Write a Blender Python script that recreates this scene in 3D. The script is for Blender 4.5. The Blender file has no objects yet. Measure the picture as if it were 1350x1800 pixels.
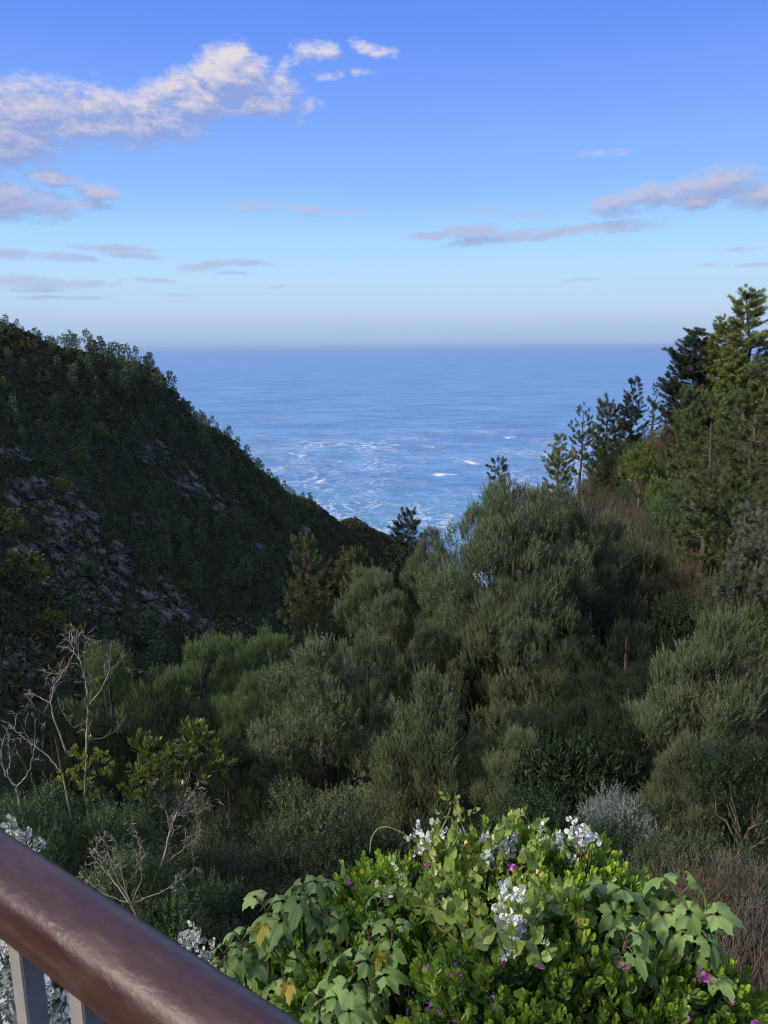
import bpy, math, random
import numpy as np
from mathutils import Matrix, Vector, Euler
random.seed(7)
C = bpy.context.scene.collection
PI = math.pi
R_ = math.radians

# ------------------------------------------------------------------ camera
PITCH = R_(-12.1)
ROLL = R_(-0.25)
FPX = 1352.0                       # focal length in photo pixels (1350 x 1800)
cd = bpy.data.cameras.new('camera')
cd.sensor_fit = 'VERTICAL'
cd.sensor_height = 36.0
cd.lens = 36.0 * FPX / 1800.0
cd.clip_start = 0.05
cd.clip_end = 200000
cd.dof.use_dof = True
cd.dof.focus_distance = 7.0
cd.dof.aperture_fstop = 27.04 / 2.2
cam = bpy.data.objects.new('camera', cd)
C.objects.link(cam)
cam.matrix_world = Matrix.Rotation(PI / 2 + PITCH, 4, 'X') @ Matrix.Rotation(ROLL, 4, 'Z')
bpy.context.scene.camera = cam
CAMR = np.array(cam.matrix_world.to_3x3())
SEA = -180.0

def ray(u, v):
    """direction of a photo pixel, scaled so that its y component is 1"""
    d = CAMR @ np.array([(u - 675) / FPX, (900 - v) / FPX, -1.0])
    return d / d[1]

def at(u, v, Y):
    return ray(u, v) * Y

def proj(p):
    q = CAMR.T @ np.asarray(p, float)
    return 675 + FPX * q[0] / -q[2], 900 - FPX * q[1] / -q[2]

# ------------------------------------------------------------------ world
sc = bpy.context.scene
sc.view_settings.view_transform = 'Standard'
sc.view_settings.look = 'None'
sc.view_settings.exposure = 0.0
sc.view_settings.gamma = 1.0
sc.cycles.max_bounces = 5
sc.cycles.diffuse_bounces = 2
sc.cycles.glossy_bounces = 2
sc.cycles.transmission_bounces = 3
sc.cycles.transparent_max_bounces = 8
sc.cycles.volume_bounces = 0
sc.cycles.use_denoising = True
sc.cycles.use_adaptive_sampling = True
sc.cycles.adaptive_threshold = 0.012
sc.cycles.filter_width = 1.0

SUN_EL, SUN_AZ = R_(35), R_(-118)       # azimuth from +Y, clockwise positive
world = bpy.data.worlds.new('World')
sc.world = world
world.use_nodes = True
NT = world.node_tree
NT.nodes.clear()

def srgb(r, g, b):
    f = lambda c: (c / 255 / 12.92) if c / 255 <= 0.04045 else ((c / 255 + 0.055) / 1.055) ** 2.4
    return (f(r), f(g), f(b), 1)

class NG:
    """tiny helper to write node graphs"""
    def __init__(s, nt): s.nt = nt
    def n(s, t, **k):
        o = s.nt.nodes.new(t)
        for a, b in k.items(): setattr(o, a, b)
        return o
    def put(s, sock, v):
        if hasattr(v, 'is_linked') or isinstance(v, bpy.types.NodeSocket): s.nt.links.new(v, sock)
        else: sock.default_value = v
    def m(s, op, a, b=0.0, c=None, clamp=False):
        o = s.n('ShaderNodeMath', operation=op, use_clamp=clamp)
        s.put(o.inputs[0], a); s.put(o.inputs[1], b)
        if c is not None: s.put(o.inputs[2], c)
        return o.outputs[0]
    def vm(s, op, a, b=(0, 0, 0), out=0):
        o = s.n('ShaderNodeVectorMath', operation=op)
        s.put(o.inputs[0], a); s.put(o.inputs[1], b)
        return o.outputs[out]
    def mix(s, f, a, b, blend='MIX'):
        o = s.n('ShaderNodeMix', data_type='RGBA', blend_type=blend)
        s.put(o.inputs[0], f); s.put(o.inputs[6], a); s.put(o.inputs[7], b)
        return o.outputs[2]
    def ramp(s, f, stops, interp='LINEAR'):
        o = s.n('ShaderNodeValToRGB')
        o.color_ramp.interpolation = interp
        e = o.color_ramp.elements
        while len(e) < len(stops): e.new(0.5)
        for i, (p, c) in enumerate(stops):
            e[i].position = p; e[i].color = c
        s.put(o.inputs[0], f)
        return o.outputs[0]
    def mr(s, v, a, b, c=0.0, d=1.0, smooth=False):
        o = s.n('ShaderNodeMapRange', clamp=True)
        if smooth: o.interpolation_type = 'SMOOTHSTEP'
        for i, x in enumerate((v, a, b, c, d)): s.put(o.inputs[i], x)
        return o.outputs[0]
    def noise(s, vec, scale, detail=4, rough=0.5, out=0, dist=0.0):
        o = s.n('ShaderNodeTexNoise')
        if vec is not None: s.put(o.inputs['Vector'], vec)
        o.inputs['Scale'].default_value = scale
        o.inputs['Detail'].default_value = detail
        o.inputs['Roughness'].default_value = rough
        o.inputs['Distortion'].default_value = dist
        return o.outputs[out]
    def xyz(s, x, y, z):
        o = s.n('ShaderNodeCombineXYZ')
        s.put(o.inputs[0], x); s.put(o.inputs[1], y); s.put(o.inputs[2], z)
        return o.outputs[0]

# clouds: (u, v, half width, half height, tilt deg, weight), directions in the sky
CLOUDS = [(60,196,125,42,0,1.0),(-40,235,120,48,0,1.1),(185,205,85,42,8,.95),(255,215,60,28,0,.95),(280,190,70,30,0,.9),(340,176,75,36,-8,1.1),(406,135,48,36,0,1.45),
 (440,168,95,32,6,.95),(495,152,40,22,15,.48),(555,92,46,18,0,.50),(515,105,30,12,-25,.35),(655,88,46,11,12,.45),(575,132,30,9,0,.32),(640,128,24,9,0,.3),(322,235,44,16,0,.72),
 (30,358,80,24,0,.95),(-10,333,45,11,0,.8),(90,312,42,12,0,.7),(172,337,34,13,4,.85),(160,360,34,11,0,.66),(455,362,46,10,0,.55),(545,368,44,9,3,.55),(610,371,44,5,0,.45),
 (1265,322,62,24,0,.92),(1220,352,46,16,0,.75),(1155,343,48,19,-4,.85),(1078,358,48,15,-4,.72),(1350,342,50,22,0,.85),(1080,375,50,10,0,.4),(1065,268,60,8,0,.22),
 (985,409,140,8,-5,.9),(870,418,80,9,-6,.9),(835,408,50,13,0,.8),(760,413,45,7,0,.72),(1090,400,70,7,0,.6),(930,379,50,5,0,.42),(840,367,50,8,0,.25),(770,368,60,6,0,.2),
 (200,437,62,6,2,.8),(225,448,50,6,4,.75),(105,452,62,7,0,.75),(15,446,42,8,0,.8),(50,496,95,10,2,.9),(150,500,55,6,0,.8),(360,467,48,8,-6,.75),(430,461,45,6,0,.68),(270,494,50,4,0,.65),
 (318,517,28,4,0,.6),(100,524,75,4,0,.55),(60,510,80,4,0,.5),(1330,467,45,4,0,.6),(1255,465,25,4,0,.5),(1020,491,30,4,0,.6),(400,480,30,4,0,.5),(490,505,20,3,0,.5),(1300,438,40,4,0,.45)]

def cloud_group():
    g = bpy.data.node_groups.new('cloud_density', 'ShaderNodeTree')
    g.interface.new_socket('P', in_out='INPUT', socket_type='NodeSocketVector')
    g.interface.new_socket('D', in_out='OUTPUT', socket_type='NodeSocketFloat')
    gi, go = g.nodes.new('NodeGroupInput'), g.nodes.new('NodeGroupOutput')
    G = NG(g)
    P = gi.outputs[0]
    w1 = G.vm('SUBTRACT', G.noise(P, 22, 3, .5, out=1), (0.5, 0.5, 0.5))
    Pw = G.vm('ADD', P, G.vm('MULTIPLY', w1, (0.028, 0.009, 0)))
    mx = None
    for (u, v, ru, rv, t, w) in CLOUDS:
        w = w + (.10 if w < .85 else -.02)
        d = ray(u, v); d = d / np.linalg.norm(d)
        az, el = math.atan2(d[0], d[1]), math.asin(d[2])
        sx = ru / FPX * math.cos(el) ** 0 ; sy = rv / FPX
        t = -R_(t)
        q = G.vm('SUBTRACT', Pw, (az, el, 0))
        a = G.vm('DOT_PRODUCT', q, (math.cos(t) / sx, math.sin(t) / sx, 0), 1)
        b = G.vm('DOT_PRODUCT', q, (-math.sin(t) / sy, math.cos(t) / sy, 0), 1)
        r2 = G.m('ADD', G.m('MULTIPLY', a, a), G.m('MULTIPLY', b, b))
        k = G.m('MULTIPLY_ADD', r2, -0.62 * w ** 0.3, w)
        mx = k if mx is None else G.m('MAXIMUM', mx, k)
    Ps = G.vm('MULTIPLY', P, (1.0, 2.1, 1))
    n = G.noise(Ps, 31, 9, 0.6, dist=0.25)
    n2 = G.noise(Ps, 95, 6, 0.6)
    nn = G.m('ADD', G.m('MULTIPLY', G.m('SUBTRACT', n, 0.5), 1.75), G.m('MULTIPLY', G.m('SUBTRACT', n2, 0.5), 0.85))
    D = G.m('ADD', G.m('MAXIMUM', mx, -1.0), nn)
    g.links.new(D, go.inputs[0])
    return g

W = NG(NT)
tc = W.n('ShaderNodeTexCoord').outputs['Generated']
sep = W.n('ShaderNodeSeparateXYZ'); W.put(sep.inputs[0], tc)
X, Y, Z = sep.outputs
el = W.m('ARCSINE', Z)
az = W.m('ARCTAN2', X, Y)
warp = W.noise(W.xyz(W.m('MULTIPLY', az, 1.5), W.m('MULTIPLY', el, 8.0), 0.0), 2.0, 3, .5)
elw = W.m('ADD', el, W.m('MULTIPLY', W.m('SUBTRACT', warp, 0.5), 0.012))
SK = [(-0.5, (60, 84, 120)), (-0.03, (150, 168, 214)), (0.0, (158, 182, 222)), (0.02, (170, 195, 229)), (0.045, (184, 208, 238)), (0.085, (181, 218, 250)),
      (0.135, (164, 212, 255)), (0.19, (137, 187, 255)), (0.27, (120, 166, 253)), (0.35, (101, 147, 246)), (0.43, (84, 128, 236)), (0.55, (110, 140, 222)), (0.9, (205, 208, 226)), (1.57, (240, 234, 228))]  # zenith stops paled to add neutral fill light from overhead
t = W.m('DIVIDE', W.m('ADD', elw, 0.5), 2.07)
sky = W.ramp(t, [((a + 0.5) / 2.07, srgb(*c)) for a, c in SK])
# physical sky, a small share, the same direction as the sun
ns = W.n('ShaderNodeTexSky', sky_type='NISHITA', sun_disc=False)
ns.sun_elevation = SUN_EL
ns.sun_rotation = SUN_AZ
ns.altitude = 180
nis = W.vm('MULTIPLY', ns.outputs[0], (0.006, 0.006, 0.004))
sky = W.mix(1.0, sky, nis, 'ADD')
cg = cloud_group()
P = W.xyz(az, el, 0.0)
g1 = W.n('ShaderNodeGroup', node_tree=cg); W.put(g1.inputs[0], P)
g2 = W.n('ShaderNodeGroup', node_tree=cg); W.put(g2.inputs[0], W.vm('ADD', P, (-0.006, 0.012, 0)))
front = W.m('GREATER_THAN', Y, 0.0)
alpha = W.m('MULTIPLY', W.mr(g1.outputs[0], -0.12, 1.0, 0, 1, True), front)
lit = W.m('ADD', W.m('MULTIPLY', W.m('SUBTRACT', g1.outputs[0], g2.outputs[0]), 1.1), 0.30, clamp=True)
high = W.mr(el, 0.12, 0.36)
litcol = W.mix(high, srgb(178, 184, 220), srgb(236, 226, 228))
dark = W.mix(high, srgb(148, 162, 206), srgb(146, 168, 226))
ccol = W.mix(lit, dark, litcol)
amax = W.m('MULTIPLY', alpha, W.mr(el, 0.06, 0.16, 0.5, 0.96))
fin = W.mix(amax, sky, ccol)
overhead_gain = W.mr(el, 0.5, 1.0, 1.0, 1.3)  # unseen overhead sky brightened, added to fill the shaded slopes
fin = W.vm('SCALE', fin); fin.node.inputs['Scale'].default_value = 1.0; NT.links.new(overhead_gain, fin.node.inputs['Scale'])
bg = W.n('ShaderNodeBackground'); W.put(bg.inputs[0], fin); bg.inputs[1].default_value = 1.0
wo = W.n('ShaderNodeOutputWorld'); NT.links.new(bg.outputs[0], wo.inputs[0])
world.cycles.sampling_method = 'MANUAL'
world.cycles.sample_map_resolution = 512

# ------------------------------------------------------------------ sun (low, veiled: soft and warm)
sl = bpy.data.lights.new('sun', 'SUN')
sl.energy = 5.0
sl.angle = R_(9)
sl.color = (1.0, 0.86, 0.66)
sun = bpy.data.objects.new('sun', sl)
C.objects.link(sun)
sdir = Vector((math.sin(SUN_AZ) * math.cos(SUN_EL), math.cos(SUN_AZ) * math.cos(SUN_EL), math.sin(SUN_EL)))
sun.rotation_euler = sdir.to_track_quat('Z', 'Y').to_euler()

# ------------------------------------------------------------------ helpers
def mesh_from(name, V, F, mat, lc=None, smooth=False):
    V = np.asarray(V, np.float32); F = np.asarray(F, np.int32)
    me = bpy.data.meshes.new(name)
    k = F.shape[1]
    me.vertices.add(len(V)); me.vertices.foreach_set('co', V.ravel())
    me.loops.add(F.size); me.loops.foreach_set('vertex_index', F.ravel())
    me.polygons.add(len(F))
    me.polygons.foreach_set('loop_start', np.arange(0, F.size, k, dtype=np.int32))
    me.polygons.foreach_set('loop_total', np.full(len(F), k, np.int32))
    if smooth: me.polygons.foreach_set('use_smooth', np.ones(len(F), bool))
    if lc is not None:
        a = me.attributes.new('lc', 'FLOAT_COLOR', 'POINT')
        a.data.foreach_set('color', np.asarray(lc, np.float32).ravel())
    me.update(calc_edges=True)
    me.materials.append(mat)
    return me

def link(name, me, parent=None, loc=None):
    o = bpy.data.objects.new(name, me)
    C.objects.link(o)
    if parent is not None: o.parent = parent
    if loc is not None: o.location = loc
    return o

def tag(o, label=None, cat=None, group=None, kind=None):
    if label: o['label'] = label
    if cat: o['category'] = cat
    if group: o['group'] = group
    if kind: o['kind'] = kind
    return o

def thing(name, label, cat, loc=(0, 0, 0), rz=0.0, scale=1.0, group=None):
    o = bpy.data.objects.new(name, None)
    C.objects.link(o)
    o.location = loc; o.rotation_euler = (0, 0, rz)
    o.scale = (scale,) * 3 if np.isscalar(scale) else scale
    o.empty_display_size = 0.2
    return tag(o, label, cat, group)

def norm(a):
    return a / np.maximum(np.linalg.norm(a, axis=-1, keepdims=True), 1e-9)

def frames(D, rng, up=None):
    """rotation matrices whose Z column is D and whose roll is random (or Y faces up)"""
    D = norm(D)
    r = norm(rng.normal(size=D.shape)) if up is None else np.broadcast_to(up, D.shape)
    Xa = norm(np.cross(r, D)); Ya = np.cross(D, Xa)
    return np.stack([Xa, Ya, D], axis=-1)

class Batch:
    def __init__(s): s.V, s.F, s.L, s.n = [], [], [], 0
    def add(s, V, F, L=None):
        V = np.asarray(V, np.float32)
        s.V.append(V); s.F.append(np.asarray(F, np.int32) + s.n)
        s.L.append(np.zeros((len(V), 4), np.float32) if L is None else np.asarray(L, np.float32))
        s.n += len(V)
    def scatter(s, tpl, pos, Rm, scale, plant=None, rng=None, age=None):
        """copies of tpl (V,F,L) at pos; lc = (leaf random, plant random, along leaf, tip)"""
        TV, TF, TL = tpl
        N, M = len(pos), len(TV)
        if N == 0: return
        scale = np.broadcast_to(np.asarray(scale, np.float32), (N,))
        V = np.einsum('nij,mj->nmi', Rm * scale[:, None, None], TV) + pos[:, None, :]
        F = (TF[None] + (np.arange(N) * M)[:, None, None]).reshape(-1, TF.shape[1])
        L = np.broadcast_to(TL, (N, M, 4)).copy()
        L[..., 0] = (L[..., 0] + rng.random(N)[:, None]) % 1.0
        if plant is not None: L[..., 1] = np.broadcast_to(plant, (N,))[:, None]
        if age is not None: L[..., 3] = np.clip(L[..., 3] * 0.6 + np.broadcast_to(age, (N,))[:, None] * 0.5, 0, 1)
        s.add(V.reshape(-1, 3), F, L.reshape(-1, 4))
    def mesh(s, name, mat, smooth=False):
        return mesh_from(name, np.concatenate(s.V), np.concatenate(s.F), mat, np.concatenate(s.L), smooth)

def tube(B, pts, rad, k=6, jit=0.0, rng=None, rnd=0.0):
    """tapered tube along a polyline, triangles, closed at the tip"""
    pts = np.asarray(pts, float); n = len(pts)
    rad = np.broadcast_to(rad, (n,)) if np.isscalar(rad) else np.asarray(rad, float)
    T = np.gradient(pts, axis=0); T = norm(T)
    ref = np.array([0.31, 0.17, 0.93]) if abs(T[0, 2]) < 0.9 else np.array([0.9, 0.3, 0.1])
    A = norm(np.cross(np.broadcast_to(ref, T.shape), T)); Bv = np.cross(T, A)
    th = np.arange(k) / k * 2 * PI
    ring = (A[:, None] * np.cos(th)[None, :, None] + Bv[:, None] * np.sin(th)[None, :, None]) * rad[:, None, None]
    if jit and rng is not None: ring *= 1 + jit * rng.normal(size=(n, k, 1))
    V = (pts[:, None] + ring).reshape(-1, 3)
    i = np.arange(n - 1)[:, None] * k; j = np.arange(k)[None]; j2 = (j + 1) % k
    a, b, c, d = (i + j).ravel(), (i + j2).ravel(), (i + k + j2).ravel(), (i + k + j).ravel()
    F = np.concatenate([np.stack([a, b, c], 1), np.stack([a, c, d], 1)])
    V = np.vstack([V, pts[-1] + T[-1] * rad[-1], pts[0]])
    e = (n - 1) * k
    F = np.vstack([F, np.stack([e + np.arange(k), e + (np.arange(k) + 1) % k, np.full(k, n * k)], 1),
                   np.stack([(np.arange(k) + 1) % k, np.arange(k), np.full(k, n * k + 1)], 1)])
    L = np.zeros((len(V), 4)); L[:, 0] = rnd; L[:-2, 2] = np.repeat(np.linspace(0, 1, n), k)
    B.add(V, F, L)

def bend(p0, p1, sag=0.0, n=6, wob=0.0, rng=None, bulge=(0, 0, 1)):
    t = np.linspace(0, 1, n)[:, None]
    p = np.asarray(p0) * (1 - t) + np.asarray(p1) * t
    p = p + np.asarray(bulge) * (4 * t * (1 - t)) * sag
    if wob and rng is not None:
        w = rng.normal(size=(n, 3)) * wob; w[0] = 0; w[-1] = 0
        p = p + w
    return p

def vnoise(x, y, seed=0):
    """value noise in numpy"""
    xi, yi = np.floor(x).astype(np.int64), np.floor(y).astype(np.int64)
    xf, yf = x - xi, y - yi
    def h(a, b):
        n = (a * 374761393 + b * 668265263 + seed * 1442695041) & 0x7fffffff
        n = ((n ^ (n >> 13)) * 1274126177) & 0x7fffffff
        return ((n ^ (n >> 16)) & 0xffff) / 65535.0
    s = lambda t: t * t * (3 - 2 * t)
    u, v = s(xf), s(yf)
    return (h(xi, yi) * (1 - u) + h(xi + 1, yi) * u) * (1 - v) + (h(xi, yi + 1) * (1 - u) + h(xi + 1, yi + 1) * u) * v

def fbm(x, y, o=4, seed=0):
    a, s, t = 0.5, 0.0, 0.0
    for i in range(o):
        s = s + a * vnoise(x, y, seed + i); t += a
        x, y, a = x * 2.03 + 17.1, y * 2.03 - 5.3, a * 0.5
    return s / t

# ------------------------------------------------------------------ materials
def new_mat(name):
    m = bpy.data.materials.new(name); m.use_nodes = True
    m.node_tree.nodes.clear()
    G = NG(m.node_tree)
    out = G.n('ShaderNodeOutputMaterial')
    return m, G, out

def leaf_mat(name, dark, mid, light, tip=None, rough=0.5, trans=0.25, spec=0.2, tipamt=0.8, vein=False, sheen=0.0, plant_hue=None, yellow=None, var=(.82, 1.18)):
    """leaf colours vary from leaf to leaf (lc.r), plant to plant (lc.g) and towards young tips (lc.a)"""
    m, G, out = new_mat(name)
    at_ = G.n('ShaderNodeAttribute', attribute_name='lc')
    sp = G.n('ShaderNodeSeparateColor'); G.put(sp.inputs[0], at_.outputs['Color'])
    r, g, b, a = sp.outputs[0], sp.outputs[1], sp.outputs[2], at_.outputs['Alpha']
    v4 = lambda c: (*c, 1)
    stops = [(0.0, v4(dark)), (0.5, v4(mid)), (1.0, v4(light))]
    col = G.ramp(r, stops)
    if yellow is not None:
        col = G.mix(G.mr(r, 0.975, 0.98), col, v4(yellow))
    if plant_hue is not None:
        col = G.mix(G.ramp(g, [(0.0, (0, 0, 0, 1)), (1, (1, 1, 1, 1))]), col, G.mix(1.0, col, v4(plant_hue), 'MULTIPLY'))
    if tip is not None:
        col = G.mix(G.m('MULTIPLY', a, tipamt), col, v4(tip))
    oi = G.n('ShaderNodeObjectInfo')
    val = G.mr(oi.outputs['Random'], 0, 1, var[0], var[1])
    col = G.mix(1.0, col, G.xyz(val, val, val), 'MULTIPLY')
    if vein:
        # b = distance from a vein line in the leaf's own frame
        col = G.mix(G.mr(b, 0.0, 0.08, 0.75, 0.0), col, v4((min(1, light[0] * 1.6), min(1, light[1] * 1.4), light[2] * 1.5)))
    p = G.n('ShaderNodeBsdfPrincipled')
    G.put(p.inputs['Base Color'], col)
    p.inputs['Roughness'].default_value = rough
    p.inputs['Specular IOR Level'].default_value = spec
    if vein:
        bp = G.n('ShaderNodeBump'); bp.inputs['Strength'].default_value = 0.5; bp.inputs['Distance'].default_value = 0.004
        G.put(bp.inputs['Height'], G.mr(b, 0.0, 0.25)); G.put(p.inputs['Normal'], bp.outputs[0])
    tr = G.n('ShaderNodeBsdfTranslucent')
    G.put(tr.inputs[0], G.mix(1.0, col, (1.15, 1.25, 0.6, 1), 'MULTIPLY'))
    mx = G.n('ShaderNodeMixShader'); mx.inputs[0].default_value = trans
    m.node_tree.links.new(p.outputs[0], mx.inputs[1]); m.node_tree.links.new(tr.outputs[0], mx.inputs[2])
    m.node_tree.links.new(mx.outputs[0], out.inputs[0])
    return m

def bark_mat(name, c1, c2, scale=8.0, bump=0.02, rough=0.85):
    m, G, out = new_mat(name)
    tcn = G.n('ShaderNodeTexCoord')
    v = G.vm('MULTIPLY', tcn.outputs['Object'], (1, 1, 0.3))
    n = G.noise(v, scale, 6, 0.6)
    n2 = G.noise(v, scale * 5, 4, 0.6)
    col = G.ramp(n, [(0.3, (*c1, 1)), (0.7, (*c2, 1))])
    col = G.mix(G.mr(n2, 0.35, 0.6, 0.5, 0.0), col, (c1[0] * .5, c1[1] * .5, c1[2] * .5, 1))
    p = G.n('ShaderNodeBsdfPrincipled'); G.put(p.inputs['Base Color'], col)
    p.inputs['Roughness'].default_value = rough
    bp = G.n('ShaderNodeBump'); bp.inputs['Strength'].default_value = 0.6; bp.inputs['Distance'].default_value = bump
    G.put(bp.inputs['Height'], n2); G.put(p.inputs['Normal'], bp.outputs[0])
    m.node_tree.links.new(p.outputs[0], out.inputs[0])
    return m

# ------------------------------------------------------------------ terrain
CP = []
def cpx(u, v, Y): CP.append(tuple(at(u, v, Y)))
def cpw(x, y, z): CP.append((x, y, z))
# left hill: its skyline ridge, running down to the sea
for a in [(-150, 618, 215), (0, 634, 230), (100, 652, 252), (200, 660, 285), (300, 690, 335), (400, 774, 392), (470, 846, 440), (540, 882, 490), (620, 922, 540), (690, 958, 590)]:
    cpx(*a)
# left hill: the slope that faces the camera
for a in [(0, 720, 200), (0, 850, 172), (0, 1000, 145), (0, 1100, 125), (130, 760, 232), (150, 900, 195), (200, 1020, 178), (300, 850, 275), (300, 1000, 225),
          (300, 1150, 180), (420, 900, 345), (400, 1150, 215), (520, 950, 410), (500, 1050, 320), (600, 990, 455), (680, 1010, 510), (-200, 900, 130), (-200, 1100, 95)]:
    cpx(*a)
# behind the ridge it falls away again
for a in [(-190, 260, -20), (-150, 360, -70), (-120, 450, -120), (-80, 540, -165), (-30, 620, -186), (-260, 360, -60), (-330, 260, 0), (-230, 150, 20), (-300, 80, 30),
          (-160, 100, -2), (-200, 0, 10), (-300, -60, 30), (-90, 60, -20), (-100, 0, -2), (-60, 30, -18)]:
    cpw(*a)
# gully
for a in [(-28, 90, -64), (-22, 130, -82), (-22, 200, -108), (-8, 300, -132), (12, 400, -152), (26, 500, -168), (40, 600, -183), (60, 680, -190), (10, 680, -192), (-60, 700, -196)]:
    cpw(*a)
# slope below the deck
for a in [(0, -12, 0.5), (0, 0, -2.7), (0, 3, -3.7), (0, 6, -6.2), (-3, 6, -6.4), (0, 12, -10.4), (0, 20, -15.8), (0, 30, -22.5), (0, 45, -31), (-4, 65, -46), (-8, 12, -11.2), (-12, 20, -17.5),
          (-20, 35, -28), (-30, 60, -46), (-30, 20, -16), (-50, -20, 2), (0, -40, 6), (8, 6, -5.6), (5, 20, -13.6), (10, 30, -18.5), (12, 45, -25), (10, 65, -38), (5, 100, -64)]:
    cpw(*a)
# right hill
for a in [(1350, 690, 62), (1230, 745, 72), (1150, 790, 82), (1060, 850, 88), (1000, 900, 92), (1350, 850, 42), (1250, 950, 45), (1120, 930, 62), (1350, 1150, 22), (1250, 1200, 28)]:
    cpx(*a)
for a in [(38, 115, -36), (44, 150, -60), (55, 210, -95), (66, 300, -135), (80, 400, -168), (90, 480, -190), (100, 120, -8), (120, 200, -55), (140, 320, -130), (150, 430, -190), (60, 50, 8), (60, 0, 8), (120, 0, 14), (100, -60, 20), (20, 20, -7),
          (25, 5, -3), (230, 100, 0), (230, 260, -80), (240, 400, -190), (230, -60, 20), (18, 100, -48), (30, 160, -85)]:
    cpw(*a)
CP = np.array(CP)
def _phi(r2):
    return 0.5 * r2 * np.log(r2 + 1e-6)
def _tps_fit(P):
    xy = P[:, :2] / 100; n = len(xy)
    K = _phi(((xy[:, None] - xy[None]) ** 2).sum(-1)) + np.eye(n) * 0.002
    Q = np.hstack([np.ones((n, 1)), xy])
    A = np.block([[K, Q], [Q.T, np.zeros((3, 3))]])
    return np.linalg.solve(A, np.concatenate([P[:, 2], np.zeros(3)]))
_W = _tps_fit(CP)
def hbase(x, y):
    x = np.atleast_1d(np.asarray(x, float)); y = np.atleast_1d(np.asarray(y, float))
    out = np.empty(x.size); xf, yf = x.ravel() / 100, y.ravel() / 100; cx, cy = CP[:, 0] / 100, CP[:, 1] / 100
    for i in range(0, x.size, 20000):
        a, b = xf[i:i + 20000], yf[i:i + 20000]
        out[i:i + 20000] = _phi((a[:, None] - cx) ** 2 + (b[:, None] - cy) ** 2) @ _W[:-3] + _W[-3] + _W[-2] * a + _W[-1] * b
    return out.reshape(x.shape)

def hgt(x, y):
    x = np.atleast_1d(np.asarray(x, float)); y = np.atleast_1d(np.asarray(y, float))
    z = hbase(x, y)
    far = np.clip((y - 80) / 120, 0, 1)
    # gullies and ribs running down the slope, strata
    q = (x * 0.75 + y * 0.66) / 26
    z = z + far * (fbm(q, (x * 0.66 - y * 0.75) / 60, 4, 3) - 0.5) * 13
    z = z + far * (fbm(x / 7, y / 7, 3, 9) - 0.5) * 3.2
    z = z + (fbm(x / 3, y / 3, 3, 11) - 0.5) * 0.6 * np.clip((y - 5) / 20, 0, 1)
    return z
def h1(x, y): return float(hgt(x, y)[0])

def hit(u, v, t0=4.0, t1=700.0):
    d = ray(u, v)
    t = np.geomspace(t0, t1, 900)
    below = d[2] * t < hgt(d[0] * t, t)
    if not below.any(): return None
    i = int(np.argmax(below))
    return d * t[i]

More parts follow.
